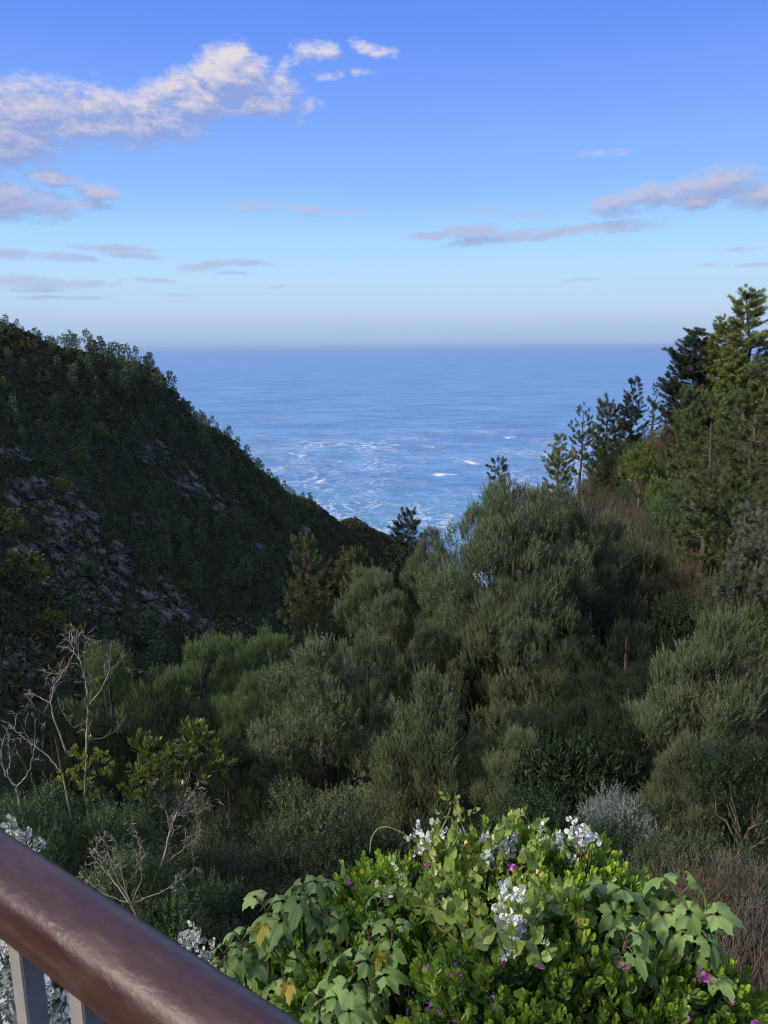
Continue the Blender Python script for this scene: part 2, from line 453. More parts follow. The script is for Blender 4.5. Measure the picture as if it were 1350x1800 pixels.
# ------------------------------------------------------------------ sea
def sea_mat():
    m, G, out = new_mat('sea_water')
    geo = G.n('ShaderNodeNewGeometry')
    pos = geo.outputs['Position']
    sp = G.n('ShaderNodeSeparateXYZ'); G.put(sp.inputs[0], pos)
    # swell and chop
    wv = G.vm('MULTIPLY', pos, (1.0, 1.9, 1))
    n1 = G.noise(wv, 0.018, 5, 0.6, dist=0.5)
    n2 = G.noise(wv, 0.11, 5, 0.65)
    n3 = G.noise(wv, 0.0042, 4, 0.55)
    hh = G.m('ADD', G.m('MULTIPLY', n1, 8.0), G.m('ADD', G.m('MULTIPLY', n2, 3.0), G.m('MULTIPLY', n3, 7.0)))
    bp = G.n('ShaderNodeBump'); bp.inputs['Strength'].default_value = 1.0; bp.inputs['Distance'].default_value = 1.0
    G.put(bp.inputs['Height'], hh)
    # foam: thin torn webs, thick near the coast, a few whitecaps farther out
    fx = G.vm('MULTIPLY', pos, (1.0, 0.55, 1))
    warp = G.vm('MULTIPLY', G.vm('SUBTRACT', G.noise(fx, 0.02, 3, .5, out=1), (.5, .5, .5)), (55, 55, 0))
    fw = G.vm('ADD', fx, warp)
    a = G.noise(fw, 0.042, 8, 0.66)
    web = G.m('SUBTRACT', 1.0, G.m('MULTIPLY', G.m('ABSOLUTE', G.m('SUBTRACT', a, 0.5)), 2.0))
    web = G.mr(web, 0.925, 1.0)
    b = G.noise(fw, 0.013, 4, 0.55)
    c = G.noise(fx, 0.0045, 3, 0.5)
    fine = G.noise(fw, 0.22, 4, 0.7)
    near = G.mr(sp.outputs[1], 620, 2400, 1.0, 0.25)
    patch = G.m('ADD', G.m('MULTIPLY', b, 1.1), G.m('ADD', G.m('MULTIPLY', c, 0.9), G.m('MULTIPLY', near, 0.55)))
    patch = G.mr(patch, 1.26, 1.74, 0, 1, True)
    foam = G.m('MULTIPLY', G.m('MULTIPLY', web, patch), G.mr(fine, 0.30, 0.6, 0.25, 1.25))
    blob = G.mr(G.m('ADD', G.noise(fw, 0.017, 6, 0.6), G.m('MULTIPLY', near, 0.10)), 0.71, 0.79)
    surf = G.mr(sp.outputs[1], 640, 860, 0.55, 0.0)
    foam2 = G.m('MULTIPLY', G.mr(G.m('ADD', G.noise(fw, 0.075, 9, 0.72), G.m('MULTIPLY', surf, 0.18)), 0.66, 0.82), 0.75)
    foam = G.m('MULTIPLY', G.m('MAXIMUM', G.m('MAXIMUM', foam, blob), foam2), G.mr(sp.outputs[1], 1700, 3600, 1, 0))
    foam = G.m('MINIMUM', G.m('MULTIPLY', foam, .85), 0.8)
    deep = G.mix(G.mr(n3, 0.35, 0.65), (0.050, 0.130, 0.31, 1), (0.075, 0.180, 0.38, 1))
    deep = G.mix(G.mr(n1, 0.38, 0.62), deep, G.mix(1.0, deep, (1.5, 1.4, 1.3, 1), 'MULTIPLY'))
    deep = G.mix(G.mr(n2, 0.36, 0.64, 0.0, 0.75), deep, G.mix(1.0, deep, (1.75, 1.55, 1.35, 1), 'MULTIPLY'))
    shore = G.mr(G.m('ADD', sp.outputs[1], G.m('MULTIPLY', b, 300)), 700, 1150, 1, 0)
    deep = G.mix(G.m('MULTIPLY', shore, 0.55), deep, (0.05, 0.24, 0.33, 1))
    col = G.mix(foam, deep, (0.78, 0.80, 0.82, 1))
    p = G.n('ShaderNodeBsdfPrincipled')
    G.put(p.inputs['Base Color'], col)
    G.put(p.inputs['Roughness'], G.m('ADD', G.m('MULTIPLY', foam, 0.5), 0.32))
    p.inputs['IOR'].default_value = 1.33
    p.inputs['Specular IOR Level'].default_value = 0.32
    G.put(p.inputs['Normal'], bp.outputs[0])
    m.node_tree.links.new(p.outputs[0], out.inputs[0])
    return m
xs = np.concatenate([-np.geomspace(60000, 300, 14), [0], np.geomspace(300, 60000, 14)])
ys = np.concatenate([[-3000, 0, 400], np.geomspace(600, 60000, 24)])
gx, gy = np.meshgrid(xs, ys, indexing='ij')
n, k = gx.shape
V = np.stack([gx.ravel(), gy.ravel(), np.full(gx.size, SEA)], 1)
i, j = np.meshgrid(np.arange(n - 1), np.arange(k - 1), indexing='ij')
a = (i * k + j).ravel()
tag(link('sea', mesh_from('sea', V, np.stack([a, a + k, a + k + 1, a + 1], 1), sea_mat())), kind='structure')

# ------------------------------------------------------------------ ground
def ground_mat():
    m, G, out = new_mat('hillside_ground')
    geo = G.n('ShaderNodeNewGeometry'); pos = geo.outputs['Position']
    sp = G.n('ShaderNodeSeparateXYZ'); G.put(sp.inputs[0], pos)
    n1 = G.noise(pos, 0.12, 6, 0.65); n2 = G.noise(pos, 0.9, 5, 0.6); n3 = G.noise(pos, 4.0, 4, 0.6)
    soil = G.ramp(n2, [(0.3, (0.012, 0.014, 0.007, 1)), (0.55, (0.026, 0.027, 0.014, 1)), (0.75, (0.050, 0.042, 0.026, 1))])
    grn = G.ramp(n3, [(0.3, (0.010, 0.018, 0.007, 1)), (0.7, (0.032, 0.046, 0.016, 1))])
    col = G.mix(G.mr(n1, 0.3, 0.5), soil, grn)
    # bare rock on the steep ribs of the far slope
    st = G.vm('MULTIPLY', pos, (0.9, 0.9, 0.25))
    rk = G.noise(st, 0.55, 6, 0.7, dist=0.8)
    rock = G.ramp(rk, [(0.3, (0.020, 0.019, 0.018, 1)), (0.5, (0.058, 0.055, 0.047, 1)), (0.72, (0.165, 0.155, 0.135, 1))])
    steep = G.n('ShaderNodeSeparateXYZ'); G.put(steep.inputs[0], geo.outputs['True Normal'])
    msk = G.m('MULTIPLY', G.mr(G.m('ADD', G.noise(pos, 0.06, 5, 0.6), G.m('MULTIPLY', G.m('SUBTRACT', 0.75, steep.outputs[2]), 0.5)), 0.68, 0.76), G.mr(sp.outputs[1], 90, 140))
    rat = G.n('ShaderNodeAttribute', attribute_name='lc'); rsp = G.n('ShaderNodeSeparateColor'); G.put(rsp.inputs[0], rat.outputs['Color'])
    msk = G.m('MAXIMUM', G.m('MULTIPLY', msk, .3), G.mr(G.m('ADD', rsp.outputs[0], G.m('MULTIPLY', G.m('SUBTRACT', G.noise(pos, .22, 5, .65), .5), 2.2)), .75, 1.05))
    col = G.mix(msk, col, rock)
    p = G.n('ShaderNodeBsdfPrincipled'); G.put(p.inputs['Base Color'], col); p.inputs['Roughness'].default_value = 0.9
    p.inputs['Specular IOR Level'].default_value = 0.2
    bp = G.n('ShaderNodeBump'); bp.inputs['Strength'].default_value = 0.8; bp.inputs['Distance'].default_value = 0.5
    G.put(bp.inputs['Height'], G.m('ADD', n2, rk)); G.put(p.inputs['Normal'], bp.outputs[0])
    m.node_tree.links.new(p.outputs[0], out.inputs[0])
    return m
ROCKS = [(70, 868, 130, 60), (128, 930, 95, 85), (55, 985, 80, 60), (190, 985, 115, 75), (150, 1050, 110, 80), (285, 1055, 110, 55), (345, 1092, 75, 45), (422, 1120, 46, 70), (270, 795, 64, 36),
         (332, 848, 60, 44), (392, 888, 66, 34), (456, 962, 30, 44), (30, 1150, 60, 80), (18, 800, 50, 22), (250, 910, 46, 20), (75, 1195, 40, 30), (520, 925, 30, 16), (95, 1010, 60, 60)]
def rockness(u, v):
    r = np.full(len(u), -9.0)
    for (a, b, w, h) in ROCKS:
        r = np.maximum(r, 1 - ((u - a) / (w * .5)) ** 2 - ((v - b) / (h * .5)) ** 2)
    return r
def axis(segs):
    o = []
    for a, b, s in segs: o.append(np.arange(a, b, s))
    return np.concatenate(o + [[segs[-1][1]]])
xs = axis([(-420, -180, 8), (-180, -60, 2.0), (-60, 60, 1.4), (60, 140, 3), (140, 420, 10)])
ys = axis([(-70, 0, 5), (0, 80, 1.2), (80, 320, 1.8), (320, 620, 2.8), (620, 760, 8)])
gx, gy = np.meshgrid(xs, ys, indexing='ij')
n, k = gx.shape
gz = hgt(gx.ravel(), gy.ravel())
edge = np.maximum(np.abs(gx.ravel()) - 330, 0) * 0.9 + np.maximum(gy.ravel() - 700, 0) * 0.5
gz = np.maximum(gz - edge, SEA - 4)
V = np.stack([gx.ravel(), gy.ravel(), gz], 1)
Q = V @ CAMR
Q[:, 2] = np.minimum(Q[:, 2], -1)
bare = np.clip(rockness(675 + FPX * Q[:, 0] / -Q[:, 2], 900 - FPX * Q[:, 1] / -Q[:, 2]) + .75, 0, 1.6) * (V[:, 1] > 90)   # where the hill is bare rock
LT = np.zeros((len(V), 4)); LT[:, 0] = bare
i, j = np.meshgrid(np.arange(n - 1), np.arange(k - 1), indexing='ij')
a = (i * k + j).ravel()
tag(link('hillside_terrain', mesh_from('hillside_terrain', V, np.stack([a, a + k, a + k + 1, a + 1], 1), ground_mat(), LT, smooth=True)), kind='structure')

# ------------------------------------------------------------------ leaf and sprig templates (V, F, L); axis = +Z
def leaf_flat(l, w):
    """rhombic leaf of two triangles, root at the origin, along +Z, facing +Y"""
    V = np.array([[0, 0, 0], [w / 2, w * .12, l * .45], [0, 0, l], [-w / 2, w * .12, l * .45]], float)
    return V, np.array([[0, 1, 2], [0, 2, 3]]), np.zeros((4, 4))

def leaf_curved(l, w, fold=0.25, curl=0.15, prof=(0.05, .62, .95, .98, .6), tipw=0.04, rows=5):
    """leaf with a folded midrib; prof = relative half widths from root to tip"""
    t = np.linspace(0, 1, rows + 1)
    hw = np.interp(t, np.linspace(0, 0.88, len(prof)), prof) * w / 2
    hw[0] = 0.04 * w; hw[-1] = tipw * w
    z = t * l; y = -curl * l * t ** 2
    V, L = [], []
    for i in range(rows + 1):
        V += [[-hw[i], y[i] + fold * hw[i], z[i]], [0, y[i], z[i]], [hw[i], y[i] + fold * hw[i], z[i]]]
        L += [[0, 0, .5, 0], [0, 0, 0, 0], [0, 0, .5, 0]]
    F = []
    for i in range(rows):
        a = i * 3
        for q in (0, 1):
            F += [[a + q, a + q + 1, a + q + 4], [a + q, a + q + 4, a + q + 3]]
    return np.array(V, float), np.array(F), np.array(L, float)

def sprig(rng, leaf, n, length, tilt=(25, 60), size=(0.7, 1.1), stem=0.0, tipage=True, taper=0.4, start=0.1):
    """n leaves spiralled up a little stem"""
    B = Batch()
    LV, LF, LL = leaf
    for i in range(n):
        t = start + (1 - start) * (i / max(1, n - 1)) ** 0.9
        ph = i * 2.399 + rng.uniform(-.4, .4)
        ti = R_(rng.uniform(*tilt)) * (1 - 0.65 * t)
        s = rng.uniform(*size) * (1 - taper * t ** 2)
        Rm = np.array(Matrix.Rotation(ph, 3, 'Z') @ Matrix.Rotation(-ti, 3, 'X') @ Matrix.Rotation(rng.uniform(-.5, .5), 3, 'Z'))
        # tilt -X turns +Z towards +Y
        V = LV @ Rm.T * s + np.array([0, 0, t * length])
        L = LL.copy(); L[:, 0] = rng.random(); L[:, 3] = (t ** 1.5 if tipage else 0)
        B.add(V, LF, L)
    if stem:
        tube(B, [[0, 0, 0], [0, 0, length * .5], [0, 0, length]], [stem, stem * .8, stem * .4], 3)
    return np.concatenate(B.V), np.concatenate(B.F), np.concatenate(B.L)

rngT = np.random.default_rng(3)
WATTLE_SPRIGS = [sprig(rngT, leaf_flat(0.13, 0.028), 14, 0.36, (30, 70), (0.7, 1.2), taper=.5) for _ in range(4)]
NEAR_SPRIGS = [sprig(rngT, leaf_flat(0.10, 0.020), 14, 0.30, (25, 60), (0.7, 1.2), taper=.4) for _ in range(4)]
BUSH_SPRIGS = [sprig(rngT, leaf_flat(0.050, 0.022), 13, 0.15, (35, 90), (0.7, 1.2), taper=.5) for _ in range(3)]
BROAD_SPRIGS = [sprig(rngT, leaf_flat(0.13, 0.05), 9, 0.22, (30, 85), (0.7, 1.2), taper=.4) for _ in range(3)]
FAR_TUFT = [sprig(rngT, leaf_flat(0.75, 0.26), 7, 0.35, (15, 95), (0.7, 1.2), taper=.3) for _ in range(4)]
FAR_LEAVES = [sprig(rngT, leaf_flat(0.62, 0.34), 6, 0.3, (10, 100), (0.6, 1.2), taper=.3) for _ in range(4)]
NEEDLES = [sprig(rngT, leaf_flat(0.20, 0.026), 46, 0.24, (50, 98), (0.8, 1.15), taper=.1) for _ in range(3)]

def lobe_foliage(B, rng, C0, A, Rr, Ln, dens, sprigs, size, upmix=0.7, jit=0.45, lowcut=-0.35, shell=(0.72, 1.06), plant=0.5):
    """clothe ellipsoid lobes (centre, axis, radius, half length) with sprigs"""
    nl = len(C0)
    for i in range(nl):
        area = 4 * PI * Rr[i] * Ln[i]
        n = int(area * dens * rng.uniform(.85, 1.15)) + 3
        u = norm(rng.normal(size=(n, 3)))
        ax = A[i] / np.linalg.norm(A[i])
        al = u @ ax
        keep = al > lowcut + rng.normal(size=n) * .25
        u, al = u[keep], al[keep]
        f = rng.uniform(*shell, size=len(u))[:, None]
        perp = u - al[:, None] * ax
        p = C0[i] + (perp * Rr[i] + al[:, None] * ax * Ln[i]) * f
        inside = np.zeros(len(p), bool)
        for k in range(nl):
            if k == i: continue
            d = p - C0[k]; axk = A[k] / np.linalg.norm(A[k])
            dk = d @ axk; pr = d - dk[:, None] * axk
            inside |= ((pr ** 2).sum(1) / Rr[k] ** 2 + dk ** 2 / Ln[k] ** 2) < 0.5
        p, u, al = p[~inside], u[~inside], al[~inside]
        if len(p) == 0: continue
        D = norm(u * (1 - upmix) + np.array([0, 0, 1.0]) * upmix * 0.8 + ax * upmix * .4 + rng.normal(size=u.shape) * jit * .6)
        s = size * rng.uniform(.75, 1.3, len(p))
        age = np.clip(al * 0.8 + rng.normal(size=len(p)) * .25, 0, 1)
        w = rng.integers(0, len(sprigs), len(p))
        pl = np.clip(plant + rng.uniform(-.5, .5), 0, 1)
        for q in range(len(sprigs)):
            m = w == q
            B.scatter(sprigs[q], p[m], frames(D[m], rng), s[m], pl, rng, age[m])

# ------------------------------------------------------------------ wattles: billowing crowns of upright plumes
def wattle(name, seed, H, Wd, crown0=0.0, dens=42, sprigs=WATTLE_SPRIGS, size=1.0, leafm=None, barkm=None, masses=15, plumes=9, pointy=0.8, lead=(1, 4)):
    """returns (crown mesh, trunk mesh); H height, Wd crown width. Masses of foliage on the limbs, each breaking into plumes"""
    rng = np.random.default_rng(seed)
    Cc, Aa, Rr, Ll = [], [], [], []
    T = Batch()
    tube(T, [[0, 0, -H * 1.5], [0, 0, -H * .7], [0, 0, -.4]], [H * .026 + .03, H * .022 + .03, H * .018 + .03], 8, .06, rng, .3)
    zc = H * (crown0 + .06)
    lean = rng.normal(size=2) * 0.04 * H
    tr = np.array([[0, 0, -0.6], [lean[0] * .2, lean[1] * .2, H * .3], [lean[0] * .6, lean[1] * .6, H * .6], [lean[0], lean[1], H * .88]])
    tube(T, tr, [H * .018 + .03, H * .014 + .02, H * .009 + .01, .02], 8, .06, rng, .3)
    for i in range(masses):
        t = (i + rng.uniform(0, .8)) / masses
        z = zc + (H - zc) * t * 0.86
        env = Wd / 2 * np.interp(t, [0, .15, .4, .65, .85, 1], [.8, .92, .86, .62, .36, .15] if pointy > .85 else [.72, .92, 1.0, .84, .5, .2] if pointy > .7 else [.7, .9, 1.0, .98, .8, .5])
        ph = i * 2.399 + rng.uniform(-.6, .6)
        rr = env * rng.uniform(0.6, 1.18) * (0.3 if t > .88 else 1)
        r = rng.uniform(.15, .24) * Wd * (1.1 - 0.45 * t)
        b = np.array([np.interp(z * .85, tr[:, 2], tr[:, 0]), np.interp(z * .85, tr[:, 2], tr[:, 1]), 0])
        out = np.array([math.cos(ph), math.sin(ph), 0])
        c = b + out * max(0, rr - r * .8) + np.array([0, 0, min(z, H - r * 1.8)])
        ax = norm(out * .35 * rr / max(env, .1) + np.array([0, 0, 1.0]))
        Cc.append(c - [0, 0, r * .2]); Aa.append(ax); Rr.append(r * .6); Ll.append(r * .8)
        for k in range(plumes):
            q = norm(rng.normal(size=3) + out * .7 + np.array([0, 0, .55]))
            rp = r * rng.uniform(.28, .46); lp = rp * rng.uniform(1.25, 2.0)
            cc = c + q * r * rng.uniform(.8, 1.2) * np.array([1, 1, 1.2])
            cc[2] = min(cc[2], H - lp)
            Cc.append(cc); Aa.append(norm(q * .35 + np.array([0, 0, 1.0]))); Rr.append(rp); Ll.append(lp)
        z0 = max(H * .06, c[2] - 0.5 * rr - r - 0.08 * H)
        p0 = np.array([np.interp(z0, tr[:, 2], tr[:, 0]), np.interp(z0, tr[:, 2], tr[:, 1]), z0])
        rb = .010 * H * (1.1 - t) + .012
        tube(T, bend(p0, c + ax * r * .5, 0.12 * rr, 6, .03 * rr, rng, (math.cos(ph), math.sin(ph), -.4)), np.linspace(rb, .008, 6), 5, 0, rng, .3)
    B = Batch()
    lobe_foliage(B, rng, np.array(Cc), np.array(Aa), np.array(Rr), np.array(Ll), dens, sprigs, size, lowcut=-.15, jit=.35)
    # upright leading shoots that break the outline of every plume
    P_, D_, A_ = [], [], []
    for c, ax, r, L in zip(Cc, Aa, Rr, Ll):
        for k in range(int(rng.integers(*lead))):
            o = rng.normal(size=3) * r * .55; o[2] = abs(o[2]) * .3
            d = norm(ax + rng.normal(size=3) * .16)
            p = c + ax * L * rng.uniform(.55, .95) + o
            ln = int(rng.integers(1, 4))
            for j in range(ln):
                P_.append(p + d * .13 * j * (.36 if sprigs is WATTLE_SPRIGS else .30) / .2); D_.append(norm(d + rng.normal(size=3) * .12)); A_.append(.5 + .5 * j / ln)
    P_, D_, A_ = np.array(P_), np.array(D_), np.array(A_)
    w = rng.integers(0, len(sprigs), len(P_))
    for q in range(len(sprigs)):
        m = w == q
        B.scatter(sprigs[q], P_[m], frames(D_[m], rng), size * rng.uniform(.6, .95, m.sum()), .5, rng, A_[m])
    return B.mesh(name + '_crown', leafm), T.mesh(name + '_trunk', barkm, True)

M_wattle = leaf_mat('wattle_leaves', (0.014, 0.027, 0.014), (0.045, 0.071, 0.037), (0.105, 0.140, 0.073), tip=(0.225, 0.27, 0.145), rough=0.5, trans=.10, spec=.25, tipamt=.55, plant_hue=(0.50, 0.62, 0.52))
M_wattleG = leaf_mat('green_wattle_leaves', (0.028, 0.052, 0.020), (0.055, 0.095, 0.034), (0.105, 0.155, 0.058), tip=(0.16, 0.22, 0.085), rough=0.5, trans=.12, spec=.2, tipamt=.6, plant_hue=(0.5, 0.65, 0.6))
M_wattleShade = leaf_mat('dark_wattle_leaves', (0.007, 0.014, 0.009), (0.014, 0.026, 0.015), (0.030, 0.048, 0.027), tip=(0.050, 0.07, 0.038), rough=0.6, trans=.06, spec=.12, tipamt=.5, plant_hue=(0.7, 0.8, 0.9))  # deep shade of the hollow put into the leaf colour
M_silver = leaf_mat('grey_green_leaves', (0.075, 0.095, 0.070), (0.12, 0.145, 0.105), (0.19, 0.215, 0.17), rough=0.5, trans=.15, spec=.5)
M_barkW = bark_mat('wattle_bark', (0.045, 0.038, 0.030), (0.12, 0.10, 0.08))
M_barkP = bark_mat('pine_bark', (0.060, 0.042, 0.032), (0.15, 0.11, 0.085))
M_dead = bark_mat('weathered_dead_wood', (0.15, 0.14, 0.115), (0.38, 0.365, 0.31), 12, .01)
M_stem = bark_mat('shrub_stems', (0.10, 0.085, 0.065), (0.24, 0.20, 0.155), 12, .01)

def plant_two(name, label, cat, meshes, loc, rz=0, sc_=1.0, group=None, parts=('crown', 'trunk')):
    t = thing(name, label, cat, loc, rz, sc_, group)
    for pn, me in zip(parts, meshes): link(pn, me, t)
    return t

def tree_at(name, label, cat, meshes, H0, W0, u, vtop, Y, wpx, rz=0, group=None, parts=('crown', 'trunk'), asp=1.12):
    """stand a tree on the ground so that its top is seen at (u, vtop) at distance Y and its crown is wpx wide"""
    p = at(u, vtop, Y)
    g = h1(p[0], p[1])
    dist = np.linalg.norm(p)
    sw = wpx / FPX * dist / W0
    H = max(p[2] - g, 0.8) / H0
    sz = min(max(H, sw * .8), sw * asp)         # proportions kept; a tall bare trunk reaches the ground
    base = max(p[2] - sz * H0, g - .15) if sz * H0 < p[2] - g else p[2] - sz * H0
    return plant_two(name, label, cat, meshes, (p[0], p[1], base), rz, (sw, sw, sz), group, parts)
ASP = 1.12

WA = [wattle('wattle_%d' % i, 40 + i, 9.0, 5.6, leafm=M_wattle, barkm=M_barkW, dens=50) for i in range(3)]
WG = [wattle('green_wattle_%d' % i, 60 + i, 9.0, 5.6, leafm=M_wattleG, barkm=M_barkW, dens=42, pointy=.65) for i in range(2)]
WG2 = [wattle('olive_wattle_%d' % i, 90 + i, 8.0, 5.8, leafm=M_wattle, barkm=M_barkW, dens=50, pointy=.6, masses=20) for i in range(2)]
WD = [wattle('dark_wattle_%d' % i, 70 + i, 8.0, 5.6, leafm=M_wattleShade, barkm=M_barkW, dens=40, pointy=.6) for i in range(2)]
WN = [wattle('near_wattle_%d' % i, 80 + i, 5.5, 3.6, leafm=M_wattle, barkm=M_barkW, dens=105, sprigs=NEAR_SPRIGS, pointy=.9, lead=(3, 6)) for i in range(3)]
GW = 'wattle trees on the slope below the deck'
WT = [  # (kind, index, u, vtop, Y, width px, label)
 (WG2, 0, 905, 842, 34, 270, 'largest billowing olive wattle, its top against the sea right of centre'),
 (WG2, 1, 985, 868, 36, 260, 'olive wattle grown together with the largest wattle, on its right'),
 (WG2, 0, 930, 1010, 31, 250, 'lower olive crown in front of the largest wattle'),
 (WA, 1, 1065, 905, 43, 190, 'olive wattle just right of and behind the largest wattle'),
 (WA, 2, 568, 1130, 27, 350, 'broad brownish green wattle in the middle of the slope, left of centre'),
 (WA, 0, 640, 1090, 30, 200, 'olive wattle rising behind the broad middle wattle, left of the narrow leaning one'),
 (WA, 1, 655, 985, 46, 190, 'pale conical wattle standing above the broad middle wattle, its tip below the gully mouth'),
 (WA, 2, 760, 930, 47, 150, 'light wattle with its crown against the surf, beside the dark pine at the gully mouth'),
 (WA, 0, 812, 985, 44, 120, 'narrow wattle wedged between the surf-side wattle and the largest wattle'),
 (WA, 0, 745, 1075, 31, 150, 'narrow wattle leaning in the gap left of the largest wattle'),
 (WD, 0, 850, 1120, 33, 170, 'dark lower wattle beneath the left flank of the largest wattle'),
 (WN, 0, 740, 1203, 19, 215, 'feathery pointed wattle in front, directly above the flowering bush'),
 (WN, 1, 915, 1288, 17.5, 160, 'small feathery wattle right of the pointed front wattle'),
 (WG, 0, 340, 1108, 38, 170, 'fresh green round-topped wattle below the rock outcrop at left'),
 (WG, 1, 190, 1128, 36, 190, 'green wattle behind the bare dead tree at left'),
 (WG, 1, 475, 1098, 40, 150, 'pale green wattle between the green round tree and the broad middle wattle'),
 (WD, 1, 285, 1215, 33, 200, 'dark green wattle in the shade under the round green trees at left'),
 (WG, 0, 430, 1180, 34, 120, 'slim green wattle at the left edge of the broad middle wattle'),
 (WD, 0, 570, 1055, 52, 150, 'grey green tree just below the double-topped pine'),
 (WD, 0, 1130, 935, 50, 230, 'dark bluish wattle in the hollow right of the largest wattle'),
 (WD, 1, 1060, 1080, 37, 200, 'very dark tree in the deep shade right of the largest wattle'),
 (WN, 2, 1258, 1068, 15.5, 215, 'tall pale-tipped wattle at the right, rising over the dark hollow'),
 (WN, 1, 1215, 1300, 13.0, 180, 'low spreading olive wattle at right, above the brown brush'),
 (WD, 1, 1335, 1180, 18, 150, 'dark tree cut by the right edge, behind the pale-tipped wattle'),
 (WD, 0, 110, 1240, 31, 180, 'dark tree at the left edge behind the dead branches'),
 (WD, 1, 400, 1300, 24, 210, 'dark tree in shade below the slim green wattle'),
 (WD, 0, 905, 1265, 23, 170, 'nearly black crown behind the small feathery wattle'),  # near-black crowns added here and below, painting the hollow's shade
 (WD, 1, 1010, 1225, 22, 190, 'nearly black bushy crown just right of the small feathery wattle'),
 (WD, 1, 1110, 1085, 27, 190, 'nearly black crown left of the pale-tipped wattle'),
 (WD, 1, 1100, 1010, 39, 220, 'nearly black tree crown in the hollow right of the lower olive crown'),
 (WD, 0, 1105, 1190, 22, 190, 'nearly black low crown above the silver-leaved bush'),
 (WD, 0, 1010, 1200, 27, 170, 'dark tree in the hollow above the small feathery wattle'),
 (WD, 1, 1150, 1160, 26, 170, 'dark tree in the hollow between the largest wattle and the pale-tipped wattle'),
]
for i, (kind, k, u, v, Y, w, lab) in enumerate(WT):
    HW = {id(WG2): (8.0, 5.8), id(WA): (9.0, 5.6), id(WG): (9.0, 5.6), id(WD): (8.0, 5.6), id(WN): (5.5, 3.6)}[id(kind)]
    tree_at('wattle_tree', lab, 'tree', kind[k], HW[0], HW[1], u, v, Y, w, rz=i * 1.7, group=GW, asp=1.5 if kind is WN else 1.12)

# ------------------------------------------------------------------ pines
M_pine = leaf_mat('pine_needles', (0.028, 0.045, 0.018), (0.050, 0.075, 0.028), (0.085, 0.12, 0.045), tip=(0.12, 0.16, 0.05), rough=0.45, trans=.08, tipamt=.4)
M_pineY = leaf_mat('bright_pine_needles', (0.036, 0.058, 0.020), (0.066, 0.098, 0.030), (0.12, 0.155, 0.045), tip=(0.21, 0.24, 0.06), rough=0.45, trans=.15, tipamt=.7)
M_pineD = leaf_mat('dark_pine_needles', (0.014, 0.024, 0.016), (0.024, 0.040, 0.024), (0.045, 0.065, 0.035), tip=(0.06, 0.08, 0.04), rough=0.5, trans=.05, tipamt=.3)
M_pineB = leaf_mat('brown_green_pine_needles', (0.024, 0.040, 0.018), (0.044, 0.064, 0.028), (0.078, 0.098, 0.042), tip=(0.105, 0.115, 0.045), rough=0.5, trans=.1, tipamt=.5)
def pine(name, seed, H, Wd, leafm, bare=0.2, whorl=0.55, perw=5, fill=1.0, tuft=1.0, irregular=.3, sprigs=NEEDLES, tops=1):
    rng = np.random.default_rng(seed)
    T, B = Batch(), Batch()
    P_, D_, A_ = [], [], []
    if H < 20 and sprigs is NEEDLES: tube(T, [[0, 0, -H * 1.2], [0, 0, -H * .5], [0, 0, -.3]], [.022 * H + .03, .019 * H + .03, .016 * H + .03], 7, .05, rng, .3)
    for q in range(tops):
        ox = 0 if tops == 1 else (q - (tops - 1) / 2) * Wd * .42
        Hq = H * (1 if q == 0 else rng.uniform(.86, .97))
        top = np.array([ox + rng.normal() * .03 * H, rng.normal() * .03 * H, Hq])
        tp = bend((ox * .3, 0, -.5), top, .02 * H, 7, .012 * H, rng, (1, 0, 0))
        tube(T, tp, np.linspace(.016 * H + .03, .015, 7), 7, .05, rng, .3)
        z = H * bare
        P_.append(top); D_.append([0, 0, 1]); A_.append(1)
        while z < Hq * .97:
            t = (z / Hq - bare) / (1 - bare)
            env = Wd / 2 * (1 - t) ** .55 * (0.6 + 0.4 * min(1, t * 4)) * rng.uniform(.8, 1.1) / (1 if tops == 1 else 1.35)
            for w in range(perw):
                if rng.random() < irregular * .6: continue
                ph = w / perw * 2 * PI + rng.uniform(-.5, .5) + z * 2.1
                L = max(.25, env * rng.uniform(1 - irregular, 1.12))
                b0 = np.array([np.interp(z, tp[:, 2], tp[:, 0]), np.interp(z, tp[:, 2], tp[:, 1]), z])
                d = np.array([math.cos(ph), math.sin(ph), 0])
                rise = L * (0.25 + .5 * t) + .1
                e = b0 + d * L + np.array([0, 0, rise])
                br = bend(b0, e, -.16 * L, 6, .02 * L, rng)
                tube(T, br, np.linspace(.006 * H * (1.15 - t) + .008, .006, 6), 4, 0, rng, .3)
                m = max(2, int(L / (.15 if sprigs is NEEDLES else .26) * fill))
                for s in range(m):
                    f = 1 - (s / m) * .72
                    pt = np.array([np.interp(f, np.linspace(0, 1, 6), br[:, c]) for c in range(3)])
                    side = np.cross(d, [0, 0, 1]) * rng.choice([-1, 1])
                    if s == 0: dd, off = d * .7 + np.array([0, 0, .7]), 0
                    else:
                        dd = side * rng.uniform(.4, 1) + d * .5 + np.array([0, 0, .6]); off = rng.uniform(.0, .5) * min(1, L * .5) * f
                    P_.append(pt + side * off); D_.append(dd); A_.append(1 if s == 0 else rng.uniform(0, .6))
                    if off > .12: tube(T, [pt, pt + side * off * .6, pt + side * off], [.008, .006, .004], 3, 0, rng, .3)
            z += whorl * rng.uniform(.7, 1.2)
    P_, D_, A_ = np.array(P_), np.array(D_, float), np.array(A_)
    D_ = norm(D_ + rng.normal(size=D_.shape) * .25)
    w = rng.integers(0, len(sprigs), len(P_))
    s = tuft * rng.uniform(.8, 1.25, len(P_))
    for q in range(len(sprigs)):
        m = w == q
        B.scatter(sprigs[q], P_[m], frames(D_[m], rng), s[m], .5, rng, A_[m])
    return B.mesh(name + '_crown', leafm), T.mesh(name + '_trunk', M_barkP, True)

